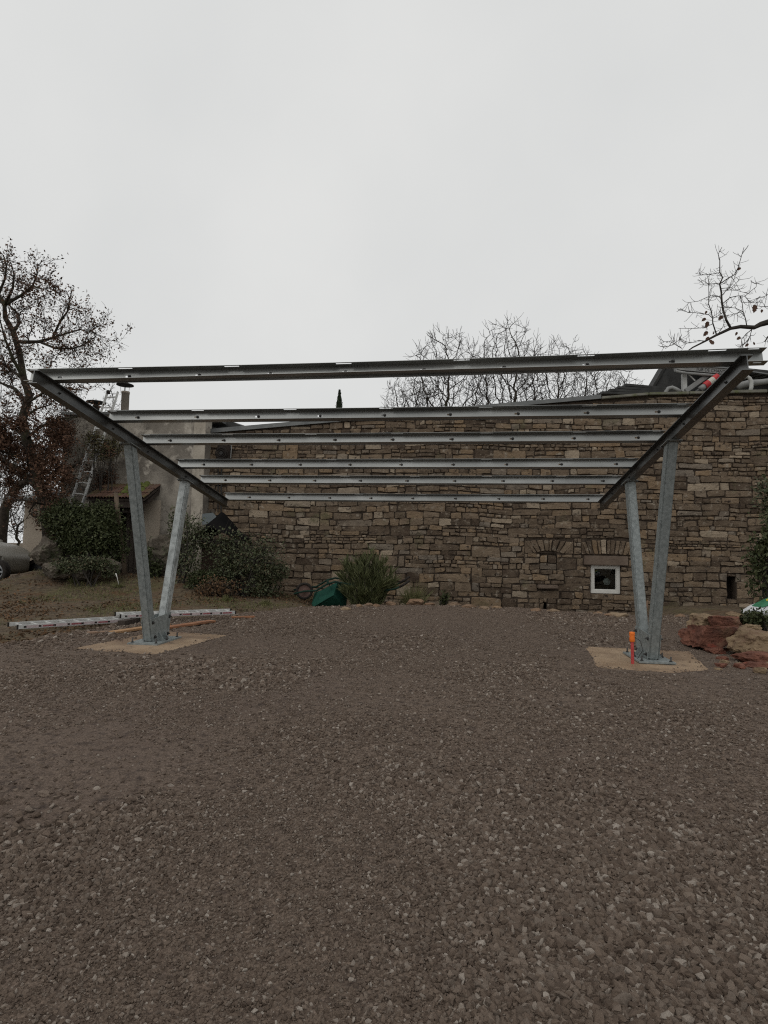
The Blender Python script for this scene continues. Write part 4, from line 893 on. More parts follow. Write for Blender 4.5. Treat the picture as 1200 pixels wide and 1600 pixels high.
shrub('edge_shrub', 'yellowing shrub branch at the right edge beside the wall', 'shrub', at(1208, 780, 4.2), (.32, .4, .45), 600, 'olive_leaf', .08, .5, seed=13, lumps=7, hollow=.2)
shrub('bed_plant', 'small green plant below the white sack between the rocks', 'plant', at(1190, 972, 2.2), (.25, .3, .14), 900, 'dark_leaf', .06, .5, seed=14, lumps=5, hollow=.2)
shrub('wall_weed', 'tiny weed at the wall foot behind the edging stones', 'plant', at(690, 938, 6.9), (.14, .14, .16), 300, 'dark_leaf', .07, .4, up=.5, seed=15, lumps=4, hollow=.2)

def spike_plant(name, label, cat, center, n, length, width, m, spread, seed, cane=0, w2=.5):
    rng = random.Random(seed); c = Vector(center); t = thing(name, label, cat, c)
    lm = MB(); sm = MB()
    def blade(p, d, L, w):
        s = d.cross(Vector((rng.gauss(0, 1), rng.gauss(0, 1), .3))).normalized(); q = p.copy(); dd = d.copy(); pts = [(q.copy(), w*.35)]
        for i in range(3):
            dd = (dd+Vector((0, 0, -.10 if cane == 0 else -.02))).normalized(); q = q+dd*L/3; pts.append((q.copy(), (w, w*.7, .001)[i]))
        vs = []
        for (p_, w_) in pts: vs += [p_-s*w_/2, p_+s*w_/2]
        lm.add(vs, [(2*i, 2*i+1, 2*i+3, 2*i+2) for i in range(3)])
    if cane:
        for k in range(cane):
            a = rng.uniform(0, 6.28); rr_ = rng.random()**.5*spread; e = c+Vector((math.cos(a)*rr_, math.sin(a)*rr_*.6, length*rng.uniform(.5, 1.08)*(1-.35*(rr_/spread)**2))); b = c+Vector((math.cos(a)*rr_*.3, math.sin(a)*rr_*.3, 0)); path = [b.lerp(e, f)+Vector((0, 0, .1*math.sin(f*3.1))) for f in (0, .35, .7, 1)]
            sm.tube(path, [.011, .009, .007, .004], 4, caps=False)
            for j in range(n//cane):
                f = rng.uniform(.15, 1)*3; i = min(int(f), 2); p = path[i].lerp(path[i+1], f-i); base = (path[i+1]-path[i]).normalized(); rv = Vector((rng.gauss(0, 1), rng.gauss(0, 1), rng.gauss(0, .5))).normalized()
                blade(p, (base*1.0+rv*.75+Vector((0, 0, .35))).normalized(), rng.uniform(.14, .26), width)
        sm.build('canes', M['twig'], t)
    else:
        for k in range(n):
            a = rng.uniform(0, 6.28); tl = rng.uniform(.1, 1.1)*spread; blade(c+Vector((rng.uniform(-.06, .06), rng.uniform(-.06, .06), 0)), Vector((math.cos(a)*tl, math.sin(a)*tl, 1)).normalized(), length*rng.uniform(.6, 1.1), width)
    lm.build('blades', M[m], t); return t
p = at(571, 948, 6.1); p.z = gz(p.x, p.y)
spike_plant('oleander_bush', 'bushy oleander with narrow upright leaves behind the wheelbarrow', 'bush', p, 7000, 1.32, .017, 'lance_leaf', .66, 3, cane=95)
p = at(645, 950, 6.6); p.z = gz(p.x, p.y)
spike_plant('grass_tuft', 'yellow green arching grass tuft beside the barrow handles', 'plant', p, 260, .75, .011, 'blade', .75, 4)
for (x, y, n, L, lab) in ((520, 905, 8, .7, 'dry thin stalks rising above the wheelbarrow tray'),):
    q = at(x+5, 945, 6.6); q.z = gz(q.x, q.y); spike_plant('dry_stalks', lab, 'plant', q, n, 1.1, .008, 'blade', .35, 8)
for i, (x, y, Y, lab) in enumerate(((115, 899, 5.6, 'mossy grass tuft in front of the boulders'), (185, 905, 5.4, 'yellowish grass tuft beside the white marker stick'), (355, 935, 4.7, 'rusty grass tuft between gravel and the large shrub'), (415, 945, 4.8, 'straw coloured grass tuft at the gravel edge left of the barrow'))):
    q = at(x, y, Y); q.z = gz(q.x, q.y); spike_plant('grass_tuft', lab, 'plant', q, 150, .16, .008, 'blade', 1.6, 20+i)

# leaf litter and short grass on the bank
def litter():
    n = 34000; x = RNG.uniform(-9, 1.2, n); y = RNG.uniform(-.5, 7.4, n); s = sdist(x, y); k = (s > .05) & (RNG.random(n) < np.clip(.5+fbm(x*.8, y*.8, 2.)*1.2, .06, 1)); x, y = x[k], y[k]
    P = np.stack([x, y, ground_z(x, y)+.012], 1); d = rand_unit(len(P)); d[:, 2] *= .25; d /= np.linalg.norm(d, axis=1)[:, None]
    V, Q = leaf_arrays(P, .05, .6, dirs=d); o = np_mesh('leaf_litter', V, Q, M['litter_leaf']); tag(o, 'fallen brown leaves strewn over the earth bank at left', 'leaf litter', kind='stuff')
    n = 40000; x = RNG.uniform(-9, 1.2, n); y = RNG.uniform(.8, 7.2, n); s = sdist(x, y); k = (s > .1) & (RNG.random(n) < np.clip(fbm(x*.9, y*.9, 14.)*1.4+.1, 0, 1)); x, y = x[k], y[k]
    P = np.stack([x, y, ground_z(x, y)-.005], 1); V, Q = leaf_arrays(P, .07, .12, up=1.3); o = np_mesh('short_grass', V, Q, M['blade']); tag(o, 'thin short grass growing on the earth bank', 'grass', kind='stuff')
litter()

# ------------------------------------------------------------------ rocks
def rock(name, label, cat, px, py, Y, size, m, seed, flat=.7, group=None, parent=None, sharp=1., sub=5, rz=None, sink=.12, free_z=None, rough_=1., boxy=0):
    bm = bmesh.new(); bmesh.ops.create_icosphere(bm, subdivisions=sub, radius=1); rng = random.Random(seed); o = rng.uniform(0, 50)
    cuts = [(Vector((rng.gauss(0, 1), rng.gauss(0, 1), rng.gauss(0, .8))).normalized(), rng.uniform(.55, .85)) for _ in range(9)]
    if boxy:
        cuts = [(Vector((sx*math.cos(a_)+rng.gauss(0, .12), sx*math.sin(a_)+rng.gauss(0, .12), rng.gauss(0, .15))).normalized(), rng.uniform(.52, .66)) for a_ in (0, math.pi/2) for sx in (-1, 1)]+[(Vector((rng.gauss(0, .12), rng.gauss(0, .12), sx)).normalized(), .55) for sx in (-1, 1)]+cuts[:5]
    for v in bm.verts:
        p = v.co.copy()
        for (nn, d) in cuts:
            e = p.dot(nn)-d
            if e > 0: p -= nn*e*.92*sharp
        mz = max(size); q_ = Vector((p.x*size[0], p.y*size[1], p.z*size[2]))/mz; rg = lambda f, q: .5-abs(float(noise3(q_.x*f+o, q_.y*f+q, q_.z*f+q)))
        k = 1+.16*float(fbm(p.x*1.6+o, p.y*1.6, p.z*1.6))+rough_*(.22*rg(3.2, 3.)+.14*rg(7., 8.)+.09*rg(15., 1.)); v.co = p*k
    Rz = Matrix.Rotation(rng.uniform(0, 6.28) if rz is None else rz, 3, 'Z')
    for v in bm.verts: q = Rz @ v.co; v.co = Vector((q.x*size[0], q.y*size[1], q.z*size[2]))
    me = bpy.data.meshes.new(name); bm.to_mesh(me); bm.free()
    c = at(px, py, Y); ob = link(name, me, m, parent); ob.location = c if free_z is None else Vector((c.x, c.y, gz(c.x, c.y)+size[2]*free_z))
    for pl in me.polygons: pl.use_smooth = False
    if label: tag(ob, label, cat, group)
    return ob
rock('boulder', 'large pale lichen boulder under the oak', 'boulder', 76, 868, 6.0, (.46, .40, .40), M['boulder'], 1, group='boulders at the bank')
rock('boulder', 'low wide boulder in front of the large lichen one', 'boulder', 90, 890, 5.6, (.42, .32, .19), M['boulder'], 2, group='boulders at the bank')
rock('boulder', 'mossy pale boulder left of the wooden stake', 'boulder', 168, 886, 5.75, (.34, .27, .19), M['boulder'], 3, group='boulders at the bank')
rock('boulder', 'white patched boulder behind the left rear post', 'boulder', 262, 872, 6.7, (.55, .35, .55), M['boulder'], 4, group='boulders at the bank')
rock('boulder', 'small dark boulder between the two lichen boulders and the shrub', 'boulder', 128, 895, 5.6, (.26, .22, .14), M['boulder'], 5, group='boulders at the bank')
rr_ = rock('red_boulder', 'blocky red brown boulder with red paint beside the right pad', 'boulder', 1110, 994, 1.15, (.35, .30, .215), M['redrock'], 7, rz=.1, sharp=1.08, boxy=1, rough_=.5)
rock('tan_boulder', 'pale tan boulder with a red paint spot at the right edge', 'boulder', 1188, 1006, .75, (.40, .33, .215), M['tanrock'], 8, rz=.3, boxy=1, rough_=.7)
rock('tan_boulder', 'flat orange tan rock behind the red boulder', 'boulder', 1107, 971, 2.4, (.38, .32, .14), M['tanrock'], 9, rz=.1, boxy=1, rough_=.6)
rock('red_boulder', 'small red brown rock between the orange rocks', 'boulder', 1132, 975, 2.0, (.28, .24, .17), M['redrock'], 10, boxy=1, rough_=.6)
rock('tan_boulder', 'small orange rock left of the white sack', 'boulder', 1152, 968, 2.5, (.2, .18, .10), M['tanrock'], 11)
rock('tan_boulder', 'small pale rock between red boulder and tan boulder', 'boulder', 1168, 984, 1.7, (.16, .15, .09), M['tanrock'], 12)
rock('red_boulder', 'dark red slab at the foot of the tan boulder', 'boulder', 1186, 1028, .35, (.26, .2, .07), M['redrock'], 13)
rock('red_boulder', 'small flat dark stone in front of the red boulder', 'boulder', 1118, 1017, .9, (.12, .1, .05), M['redrock'], 14)
rock('red_boulder', 'dark ragged clod at the lower right edge', 'boulder', 1194, 1043, .12, (.2, .15, .06), M['redrock'], 15)
rock('red_boulder', 'small reddish stone left of the blocky red boulder', 'boulder', 1080, 990, 1.5, (.14, .14, .10), M['redrock'], 16)
rr3 = random.Random(77)
for i in range(14):
    x, y = rr3.uniform(1120, 1199), rr3.uniform(1012, 1048)
    if y < 1012+(x-1120)*.1: continue
    q = atz(x, y, .02); w = rr3.uniform(.03, .075)
    rock('broken_stone', 'small broken red brown stone at the foot of the right boulders', 'stone', x, y, q.y, (w*1.3, w, w*.7), M['redrock'] if rr3.random() < .7 else M['tanrock'], 120+i, sub=3, group='rubble below the right boulders', boxy=1)
rng_e = random.Random(31)
EDGE = [(541, 952, 9, 'small orange edging stone below the wheelbarrow tray'), (562, 948, 7, 'rust coloured edging stone beneath the oleander'), (577, 946, 9, 'pinkish edging stone beneath the oleander bush'), (589, 947, 6, 'small red edging stone right of the pinkish one'), (611, 943, 8, 'flat grey edging stone below the barrow handles'), (650, 942.5, 15, 'long pale tan edging stone below the grass tuft'), (671, 944.5, 9, 'tan edging stone touching the long pale one'),
        (708, 946, 11, 'brown edging stone behind the middle of the gravel'), (732, 949, 11, 'pale flat edging stone right of the brown one'), (757, 951, 9, 'orange tan edging stone at the middle of the wall foot'), (776, 950, 8, 'upright reddish edging stone at the middle of the wall foot'), (838, 955, 10, 'low grey pink edging stone left of the wall hole'), (866, 956, 10, 'low grey pink edging stone right of the wall hole'), (934, 959.5, 8, 'small orange edging stone below the window'), (963, 963, 15, 'large pale edging stone left of the right posts'), (950, 963, 6, 'small brown edging stone before the large pale one'),
        (1062, 964, 10, 'yellow edging stone right of the right posts'), (1088, 964, 11, 'orange yellow edging stone nearest the red boulder')]
for i, (x, y, w, lab) in enumerate(EDGE):
    q = atz(x, y, .03); s = w/F*(q-CAM).length
    rock('edging_stone', lab, 'stone', x, y, q.y, (s, s*.7, max(.05, s*.42)), M['edging'], 50+i, rz=rng_e.uniform(-.3, .3), sub=3, group='edging stones along the back of the gravel')
# pale stones lying loose on the gravel
for i, (x, y, s, lab) in enumerate(((566, 860, .02, 0),)): pass

# ------------------------------------------------------------------ ladders, planks
def ladder(name, label, A0, A1, B0, B1, n, sw=.025, sh=.056, rungs=True, labels=False, up=(0, 0, 1), group=None, caps=False, am='alu'):
    """two stiles A0-A1 and B0-B1 with n rungs"""
    t = thing(name, label, 'ladder', A0, group); A0, A1, B0, B1 = map(Vector, (A0, A1, B0, B1))
    for (a, b, k) in ((A0, A1, 0), (B0, B1, 1)):
        s = MB().bar(a, b, sw, sh, up).build('stile', M[am], t, bevel=.004)
        if labels and k == 0:
            d = (b-a).normalized(); sx = d.cross(Vector(up)).normalized(); L = (b-a).length
            if sx.dot(CAM-a) < 0: sx = -sx
            MB().bar(a+d*.06*L+sx*(sw/2+.0012), a+d*.97*L+sx*(sw/2+.0012), .0012, sh*.62, up).build('printed_strip', M['pinkish'], s)
            for q in range(n-1):
                f = (q+.7)/n; 
                if q % 2: MB().bar(a+d*f*L+sx*(sw/2+.003), a+d*(f*L+.14)+sx*(sw/2+.003), .001, sh*.36, up).build('warning_label', M['sticker'], s)
                MB().bar(a+d*((q+.5)/n*L-.016)+sx*(sw/2+.003), a+d*((q+.5)/n*L+.016)+sx*(sw/2+.003), .0016, sh*.42, up).build('rung_plug', M['rubber'], s)
        if caps:
            d = (b-a).normalized(); MB().bar(b-d*.012, b+d*.008, sw*1.1, sh*1.06, up).build('end_cap', M['rubber'], s); MB().bar(a-d*.008, a+d*.012, sw*1.1, sh*1.06, up).build('end_cap', M['rubber'], s)
    for i in range(n):
        f = (i+.5)/n; MB().bar(A0.lerp(A1, f), B0.lerp(B1, f), .028, .028, up).build('rung', M[am], t)
    return t
# lying on the earth at the left
def flat_pair(p0, p1, width, z):
    a, b = atz(*p0, z), atz(*p1, z); d = (b-a).normalized(); s = Vector((-d.y, d.x, 0)); s = s if s.y > 0 else -s
    return a, b, a+s*width-d*.05, b+s*width
a0, a1, b0, b1 = flat_pair((27, 980), (218, 968), .36, .045)
ladder('aluminium_ladder', 'aluminium ladder section lying on the earth at the left edge', a0, a1, b0, b1, 9, labels=True, caps=True, group='ladder sections lying by the left pad')
a0, a1, b0, b1 = flat_pair((188, 963), (368, 957), .34, .12)
ladder('aluminium_ladder', 'second aluminium ladder section lying behind the left post foot', a0, a1, b0, b1, 11, labels=True, caps=True, group='ladder sections lying by the left pad')
q = atz(195, 978, 0); MB().box((q.x-.06, q.y-.1, -.06), (q.x+.06, q.y+.3, .085)).build('wood_block', M['beam'], bevel=.006); tag(bpy.data.objects['wood_block'], 'dark wooden block propping the lying ladder', 'wood block')
# leaning against the house
lo, hi = 6.0, 7.72
def lean(x, y): f = (870-y)/(870-640); return at(x, y, lerp(6.75, 7.45, f))
lt = ladder('leaning_ladder', 'tall aluminium ladder leaning on the plaster house among leaves', lean(83, 868), lean(168, 613), lean(102, 872), lean(184.5, 612), 15, sw=.028, sh=.07, up=(0, -1, .25), am='alu_bright')
for (a, b) in (((88, 856), (134, 705)), ((106, 858), (152, 702))):
    MB().bar(lean(*a)+Vector((-.04, .09, 0)), lean(*b)+Vector((-.04, .09, 0)), .026, .06, (0, -1, .25)).build('rear_stile', M['alu'], lt, bevel=.004)
p = lean(168, 613); MB().lathe([(.001, -.05), (.045, -.04), (.05, 0), (.04, .05), (.001, .06)], p+Vector((.02, 0, 0)), 10).build('top_wheel', M['rubber'], lt, smooth=True)
def plank(label, p0, p1, w, th, m, z=.03, name='plank'):
    a, b = atz(*p0, z), atz(*p1, z); za, zb = gz(a.x, a.y), gz(b.x, b.y); a.z = max(za+th*.6, z*.5); b.z = max(zb+th*.6, z*.5)
    o = MB().bar(a, b, w, th).build(name, m, bevel=.004); return tag(o, label, 'plank', 'planks by the left pad')
plank('pale tan plank lying flat left of the pad', (137, 988), (200, 984), .11, .022, M['plank3'])
plank('orange brown plank lying just behind the left post foot', (175, 986), (262, 973), .13, .03, M['plank2'], .045)
plank('reddish plank lying right of the left post under the ladder', (255, 979), (332, 968), .14, .03, M['plank'], .045)
plank('thin red board at the back edge behind the lying ladder', (362, 964), (398, 963), .1, .03, M['plank'], .03)

# ------------------------------------------------------------------ marker pegs and stakes
q = at(988.5, 1033, -.15); q.z = .02
pg = thing('marker_peg', 'red conduit peg with bright orange cap at the right post foot', 'peg', q)
tz = at(988, 1002, q.y).z; ta = at(987, 987.5, q.y).z
MB().tube([(q.x, q.y, .015), (q.x-.004, q.y, tz)], .0165, 14).build('conduit', M['pegred'], pg, smooth=False)
mc = MB().lathe([(.022, tz-.005), (.027, tz), (.0285, tz+.03), (.026, tz+.05), (.029, tz+.08), (.027, ta), (.001, ta+.004)], (q.x-.004, q.y, 0), 12); mc.build('cap', M['orange'], pg, smooth=True)
MB().tube([(q.x+.02, q.y+.0, ta-.05), (q.x+.09, q.y+.02, ta-.10), (q.x+.12, q.y+.05, tz-.10), (q.x+.08, q.y+.1, tz-.2)], .003, 5).build('wire', M['rubber'], pg)
q = at(1007, 965, 4.6); e = at(1012, 938, 4.6)
tag(MB().tube([(q.x, q.y, -.1), (e.x, e.y, e.z)], [.02, .016], 7).build('wooden_stick', M['plank3']), 'short pale wooden stick between the two right posts', 'stick')
def stake(label, pts, r, Y, m, name):
    o = MB().tube([at(x, y, Y) for (x, y) in pts], r, 8).build(name, m, smooth=True); return tag(o, label, 'stake')
stake('crooked grey wooden stake in front of the porch', ((195, 905), (193, 875), (188, 835), (184, 800), (181, 770)), [.065, .06, .058, .056, .05], 6.35, M['wood'], 'wooden_stake')
stake('short white marker stick in the leaf bank', ((185.5, 913), (183, 902), (181, 896)), [.008, .008, .013], 5.2, M['white'], 'marker_stick')

# ------------------------------------------------------------------ wheelbarrow lying upside down
def wheelbarrow():
    Y0 = 6.15; c = at(500, 950, Y0); t = thing('wheelbarrow', 'overturned dark green wheelbarrow against the oleander', 'wheelbarrow', (c.x, Y0, -.2))
    P = lambda x, y, dy=0: at(x, y, Y0+dy)
    wc = P(475.5, 923.5, .02); rad = abs(P(475.5, 910, .02).z-wc.z)
    Mx = Matrix.Rotation(R(90), 3, 'X') @ Matrix.Identity(3); Mr = Matrix.Rotation(R(14), 3, 'Z') @ Mx
    prof = [(rad*.72, -.035), (rad*.86, -.045), (rad*.97, -.03), (rad, 0), (rad*.97, .03), (rad*.86, .045), (rad*.72, .035), (rad*.70, 0), (rad*.72, -.035)]
    tm = MB().lathe(prof, wc, 28, Mr).build('wheel', M['rubber'], t, smooth=True)
    MB().lathe([(rad*.71, -.03), (rad*.60, -.02), (rad*.3, -.035), (.03, -.045), (.001, -.05)], wc, 20, Mr).build('rim', M['rustrim'], tm, smooth=True)
    MB().lathe([(rad*.71, .03), (rad*.60, .02), (rad*.3, .035), (.03, .045), (.001, .05)], wc, 20, Mr).build('rim', M['rustrim'], tm, smooth=True)
    for dy in (-.16, .2):
        up = -6 if dy > 0 else 0
        MB().tube([P(459, 928+up, dy), P(475, 924+up, dy), P(494, 923+up, dy), P(512, 912+up, dy), P(524, 909+up, dy), P(550, 914+up, dy), P(585, 925+up, dy), P(600, 923+up, dy), P(618, 920+up, dy), P(630, 914+up, dy)], .021, 8).build('frame_tube', M['tubeg'], t, smooth=True)
        MB().tube([P(624, 917.5+up, dy), P(630, 914+up, dy), P(640, 907+up, dy)], .026, 8).build('handle_grip', M['rubber'], t, smooth=True)
        MB().tube([P(548, 914+up, dy), P(558, 908+up, dy), P(570, 909+up, dy), P(582, 924+up, dy)], .017, 7).build('leg', M['tubeg'], t, smooth=True)
    MB().tube([P(475, 924, -.16), P(475, 918, .2)], .014, 8).build('axle', M['rustrim'], t)
    MB().bar(P(512, 912, -.16), P(512, 906, .2), .05, .02).build('cross_bar', M['tubeg'], t)
    # tray, open side down: rim rectangle and smaller floor above it
    fl = [P(483, 952, -.30), P(521, 930, -.30), P(528, 909, .12), P(497, 925, .12)]; rim = [P(482, 966, .02), P(540, 952, .02), P(545, 911, .5), P(492, 926, .5)]
    mid = [r_.lerp(f_, .5) for r_, f_ in zip(rim, fl)]
    mb = MB(); mb.add(rim+mid+fl, [(0, 1, 5, 4), (1, 2, 6, 5), (2, 3, 7, 6), (3, 0, 4, 7), (4, 5, 9, 8), (5, 6, 10, 9), (6, 7, 11, 10), (7, 4, 8, 11), (8, 9, 10, 11)])
    o = mb.build('tray', M['green'], t, solid=.006, fixn=True)
    MB().tube(rim+[rim[0]], .012, 6).build('tray_rim', M['green'], o, smooth=True)
wheelbarrow()

# ------------------------------------------------------------------ black cover, reel, cables at the building corner
def black_cover():
    Y0 = 6.7; c = at(348, 830, Y0); t = thing('covered_barbecue', 'black peaked tarpaulin cover over a brown garden oven at the corner', 'covered oven', (c.x, Y0, 0))
    n = 22; xs = np.linspace(-1, 1, n); ys = np.linspace(-1, 1, 14); X, Y = np.meshgrid(xs, ys)
    pk = at(345, 797, Y0).z; lo_ = at(345, 836, Y0).z; wx = abs(at(384, 830, Y0).x-at(316, 830, Y0).x)/2; cx = at(350, 830, Y0).x
    r = np.sqrt((X+.12)**2*1.0+Y**2*.55); Z = lerp(pk, lo_, np.clip(r, 0, 1.25)**.9)+.03*np.sin(X*7+Y*3)*np.clip(r-.2, 0, 1)+.02*np.sin(Y*9)*r
    Z = np.where(np.abs(X) > .97, Z-.12, Z); V = np.stack([cx+X*wx, Y0+Y*.55, Z], -1).reshape(-1, 3); i = np.arange(n*14).reshape(14, n); Q = np.stack([i[:-1, :-1], i[:-1, 1:], i[1:, 1:], i[1:, :-1]], -1).reshape(-1, 4)
    o = np_mesh('tarpaulin', V, Q, M['tarp'], t, smooth=True); md = o.modifiers.new('thickness', 'SOLIDIFY'); md.thickness = .01
    w0 = at(318, 860, Y0).x; w1 = at(372, 860, Y0).x
    MB().box((w0+.08, Y0-.3, -.2), (w1-.05, Y0+.4, lo_-.12)).build('oven_body', M['brownwood'], t, bevel=.02)
    MB().box((w0+.04, Y0-.36, lo_-.3), (w1, Y0+.44, lo_-.12+.003)).build('worktop', M['void'], t, bevel=.01)
    MB().tube([at(345, 797, Y0), at(345, 789, Y0)], .014, 6).build('peak_rod', M['blackmetal'], t)
    a = [at(316, 803, Y0+.5), at(332, 801, Y0+.5), at(340, 809, Y0+.5), at(328, 818, Y0+.5), at(316, 820, Y0+.5)]
    MB().prism(a, (0, 0, 0), (0, .02, 0)).build('pale_sheet', M['paletarp'], t, fixn=True)
black_cover()
def reel():
    c = at(346, 708, YW-.17); t = thing('hose_reel', 'black round hose reel high on the stone wall corner', 'hose reel', c); Mx = Matrix.Rotation(R(90), 3, 'X')
    for k in range(4):
        rr2 = .16-.026*k; MB().lathe([(rr2+.012*math.cos(a), .012*math.sin(a)) for a in np.linspace(0, 2*math.pi, 7)], c+Vector((0, -.02*(k % 2), 0)), 24, Mx).build('hose_coil', M['rubber'], t, smooth=True)
    MB().lathe([(.001, .03), (.05, .03), (.05, -.1), (.001, -.1)], c, 14, Mx).build('hub', M['blackmetal'], t); MB().box((c.x-.14, c.y+.06, c.z-.2), (c.x+.2, c.y+.105, c.z+.22)).build('back_board', M['void'], t)
reel()
for i, (x, lab) in enumerate(((341, 'thin black cable on the stone wall below the reel, left one'), (346, 'thin black pipe on the stone wall below the reel, right one'))):
    tag(MB().tube([at(x, 720, YW-.09), at(x, 745, YW-.09), at(x-.5, 775, YW-.085), at(x-.5, 800, YW-.085)], .016 if i == 0 else .02, 6).build('wall_pipe', M['blackmetal']), lab, 'pipe', 'pipes below the reel')
tag(MB().tube([at(361, 693, YW-.09), at(361.5, 702, YW-.1), at(360.5, 716, YW-.09)], .012, 6).build('wall_pipe', M['pipe']), 'short pale conduit right of the reel', 'pipe')

# ------------------------------------------------------------------ machine and dormer on the roof at the right
def dormer():
    Y0 = 9.3; P = lambda x, y, dy=0: at(x, y, Y0+dy)
    t = thing('roof_dormer', 'dark metal clad dormer with corrugated roof above the stone wall', 'dormer', P(1100, 625))
    MB().prism([P(1003, 640), P(1052, 556), P(1240, 575), P(1290, 640)], (0, .35, 0), (0, 1.2, 0)).build('dark_cladding', M['slate'], t, fixn=True)
    MB().prism([P(1001, 640), P(1049, 558), P(1053, 558), P(1006, 640)], (0, .30, 0), (0, .345, 0)).build('edge_trim', M['blackmetal'], t, fixn=True)
    for k in range(5):
        MB().hexa([P(1072, 566+k*2.4, -.2+.1*k), P(1235, 590+k*2.6, -.2+.1*k), P(1235, 590+k*2.6, .3+.1*k), P(1072, 566+k*2.4, .3+.1*k)], [P(1072, 564.4+k*2.4, -.2+.1*k), P(1235, 588.2+k*2.6, -.2+.1*k), P(1235, 588.2+k*2.6, .3+.1*k), P(1072, 564.4+k*2.4, .3+.1*k)]).build('roof_rib', M['zinc'], t)
dormer()
def machine():
    Y0 = 8.75; P = lambda x, y, dy=0: at(x, y, Y0+dy)
    t = thing('roof_hoist', 'grey hoist with lettered beam and red white cylinder on the roof', 'hoist', P(1090, 625))
    bm_ = MB().prism([P(1055, 573), P(1060, 571.5), P(1145, 580), P(1145, 588), P(1060, 580), P(1056, 579)], (0, -.12, 0), (0, .12, 0)).build('beam', M['pipe'], t, fixn=True)
    MB().prism([P(1059, 571), P(1146, 578), P(1146, 579.6), P(1059, 572.6)], (0, -.15, 0), (0, .15, 0)).build('top_flange', M['zinc'], bm_, fixn=True)
    MB().tube([P(1056, 580, -.1), P(1072, 583, -.13), P(1110, 586, -.13), P(1140, 589, -.13)], .035, 8).build('lower_tube', M['pipe'], bm_, smooth=True)
    MB().box(tuple(P(1067, 632)+Vector((0, -.02, 0))), tuple(P(1073, 583.5)+Vector((0, .1, 0)))).build('upright', M['pipew'], t)
    MB().bar(P(1070, 612), P(1104, 588), .12, .16, (0, 1, 0)).build('arm', M['pipe'], t, bevel=.01)
    MB().bar(P(1084, 614, -.1), P(1112, 592, -.1), .03, .05, (0, 1, 0)).build('brace', M['zinc'], t); MB().bar(P(1076, 585, -.05), P(1086, 595, -.05), .03, .02, (0, 1, 0)).build('brace', M['pipew'], t)
    a, b = P(1101, 603, -.22), P(1122, 588, -.22); d = (b-a)
    cy = MB().tube([a-d*.35, a], .07, 14).build('cylinder', M['pipe'], t, smooth=True)
    for k, mm in enumerate(('redband', 'whiteband', 'redband')): MB().tube([a+d*(k/3), a+d*((k+1)/3)], .085, 16).build('band', M[mm], cy)
    MB().tube([a-d*.35+Vector((0, 0, -.05)), P(1092, 614, -.1)], .05, 10).build('pivot', M['blackmetal'], t, smooth=True)
    MB().lathe([(.12, 0), (.12, .04), (.07, .06), (.07, .16), (.001, .17)], P(1094, 618, -.1), 14).build('swivel', M['pipe'], t, smooth=True)
    MB().tube([P(1040, 622, -.25), P(1040.5, 612, -.25), P(1044, 607, -.25), P(1050, 605.5, -.25), P(1056, 608, -.25), P(1063, 612, -.25)], .05, 10).build('vent_elbow', M['pipe'], t, smooth=True); MB().tube([P(1063, 612, -.25), P(1071, 616, -.25)], .04, 9).build('hose_end', M['rubber'], t, smooth=True)
    cu = bpy.data.curves.new('lettering', 'FONT'); cu.body = 'TUB DE CHANTIER'; cu.size = .125; cu.extrude = .002; cu.align_x = 'LEFT'
    tmp = bpy.data.objects.new('tmp', cu); COL.objects.link(tmp); bpy.context.view_layer.update()
    me = bpy.data.meshes.new_from_object(tmp.evaluated_get(bpy.context.evaluated_depsgraph_get())); bpy.data.objects.remove(tmp)
    o = link('lettering', me, M['letter'], bm_); p0, p1 = P(1084, 581), P(1138, 586); dx = (p1-p0).normalized(); ez = dx.cross(Vector((0, 1, 0))); ez = -ez if ez.z < 0 else ez; ey = ez.cross(dx)
    wd = max(v.co.x for v in me.vertices); s = (p1-p0).length/wd
    o.matrix_world = Matrix.Translation(p0+Vector((0, -.124, 0))) @ Matrix((dx, ez, dx.cross(ez))).transposed().to_4x4() @ Matrix.Diagonal((s, s*1.15, 1, 1))
    v = thing('vent_pipe', 'pale bent vent pipe on the wall coping at the right', 'vent pipe', P(1172, 612, -.5))
    MB().tube([P(1172, 614, -.5), P(1174, 604, -.5), P(1174, 596, -.5), P(1171, 591, -.5), P(1167, 588, -.5), P(1163, 591, -.5)], [.05, .045, .045, .045, .042, .04], 10).build('bent_pipe', M['pipew'], v, smooth=True)
    MB().lathe([(.085, 0), (.085, .02), (.055, .05)], P(1172, 614, -.5), 14).build('collar', M['pipew'], v)
    d_ = thing('drain_pipe', 'thick grey pipe lying along the wall top at right', 'pipe', P(1160, 605)); MB().tube([P(1152, 604, -.2), P(1170, 599, -.2), P(1190, 597, -.2), P(1240, 590, -.2)], [.09, .085, .07, .06], 12).build('pipe_run', M['pipe'], d_, smooth=True)
machine()

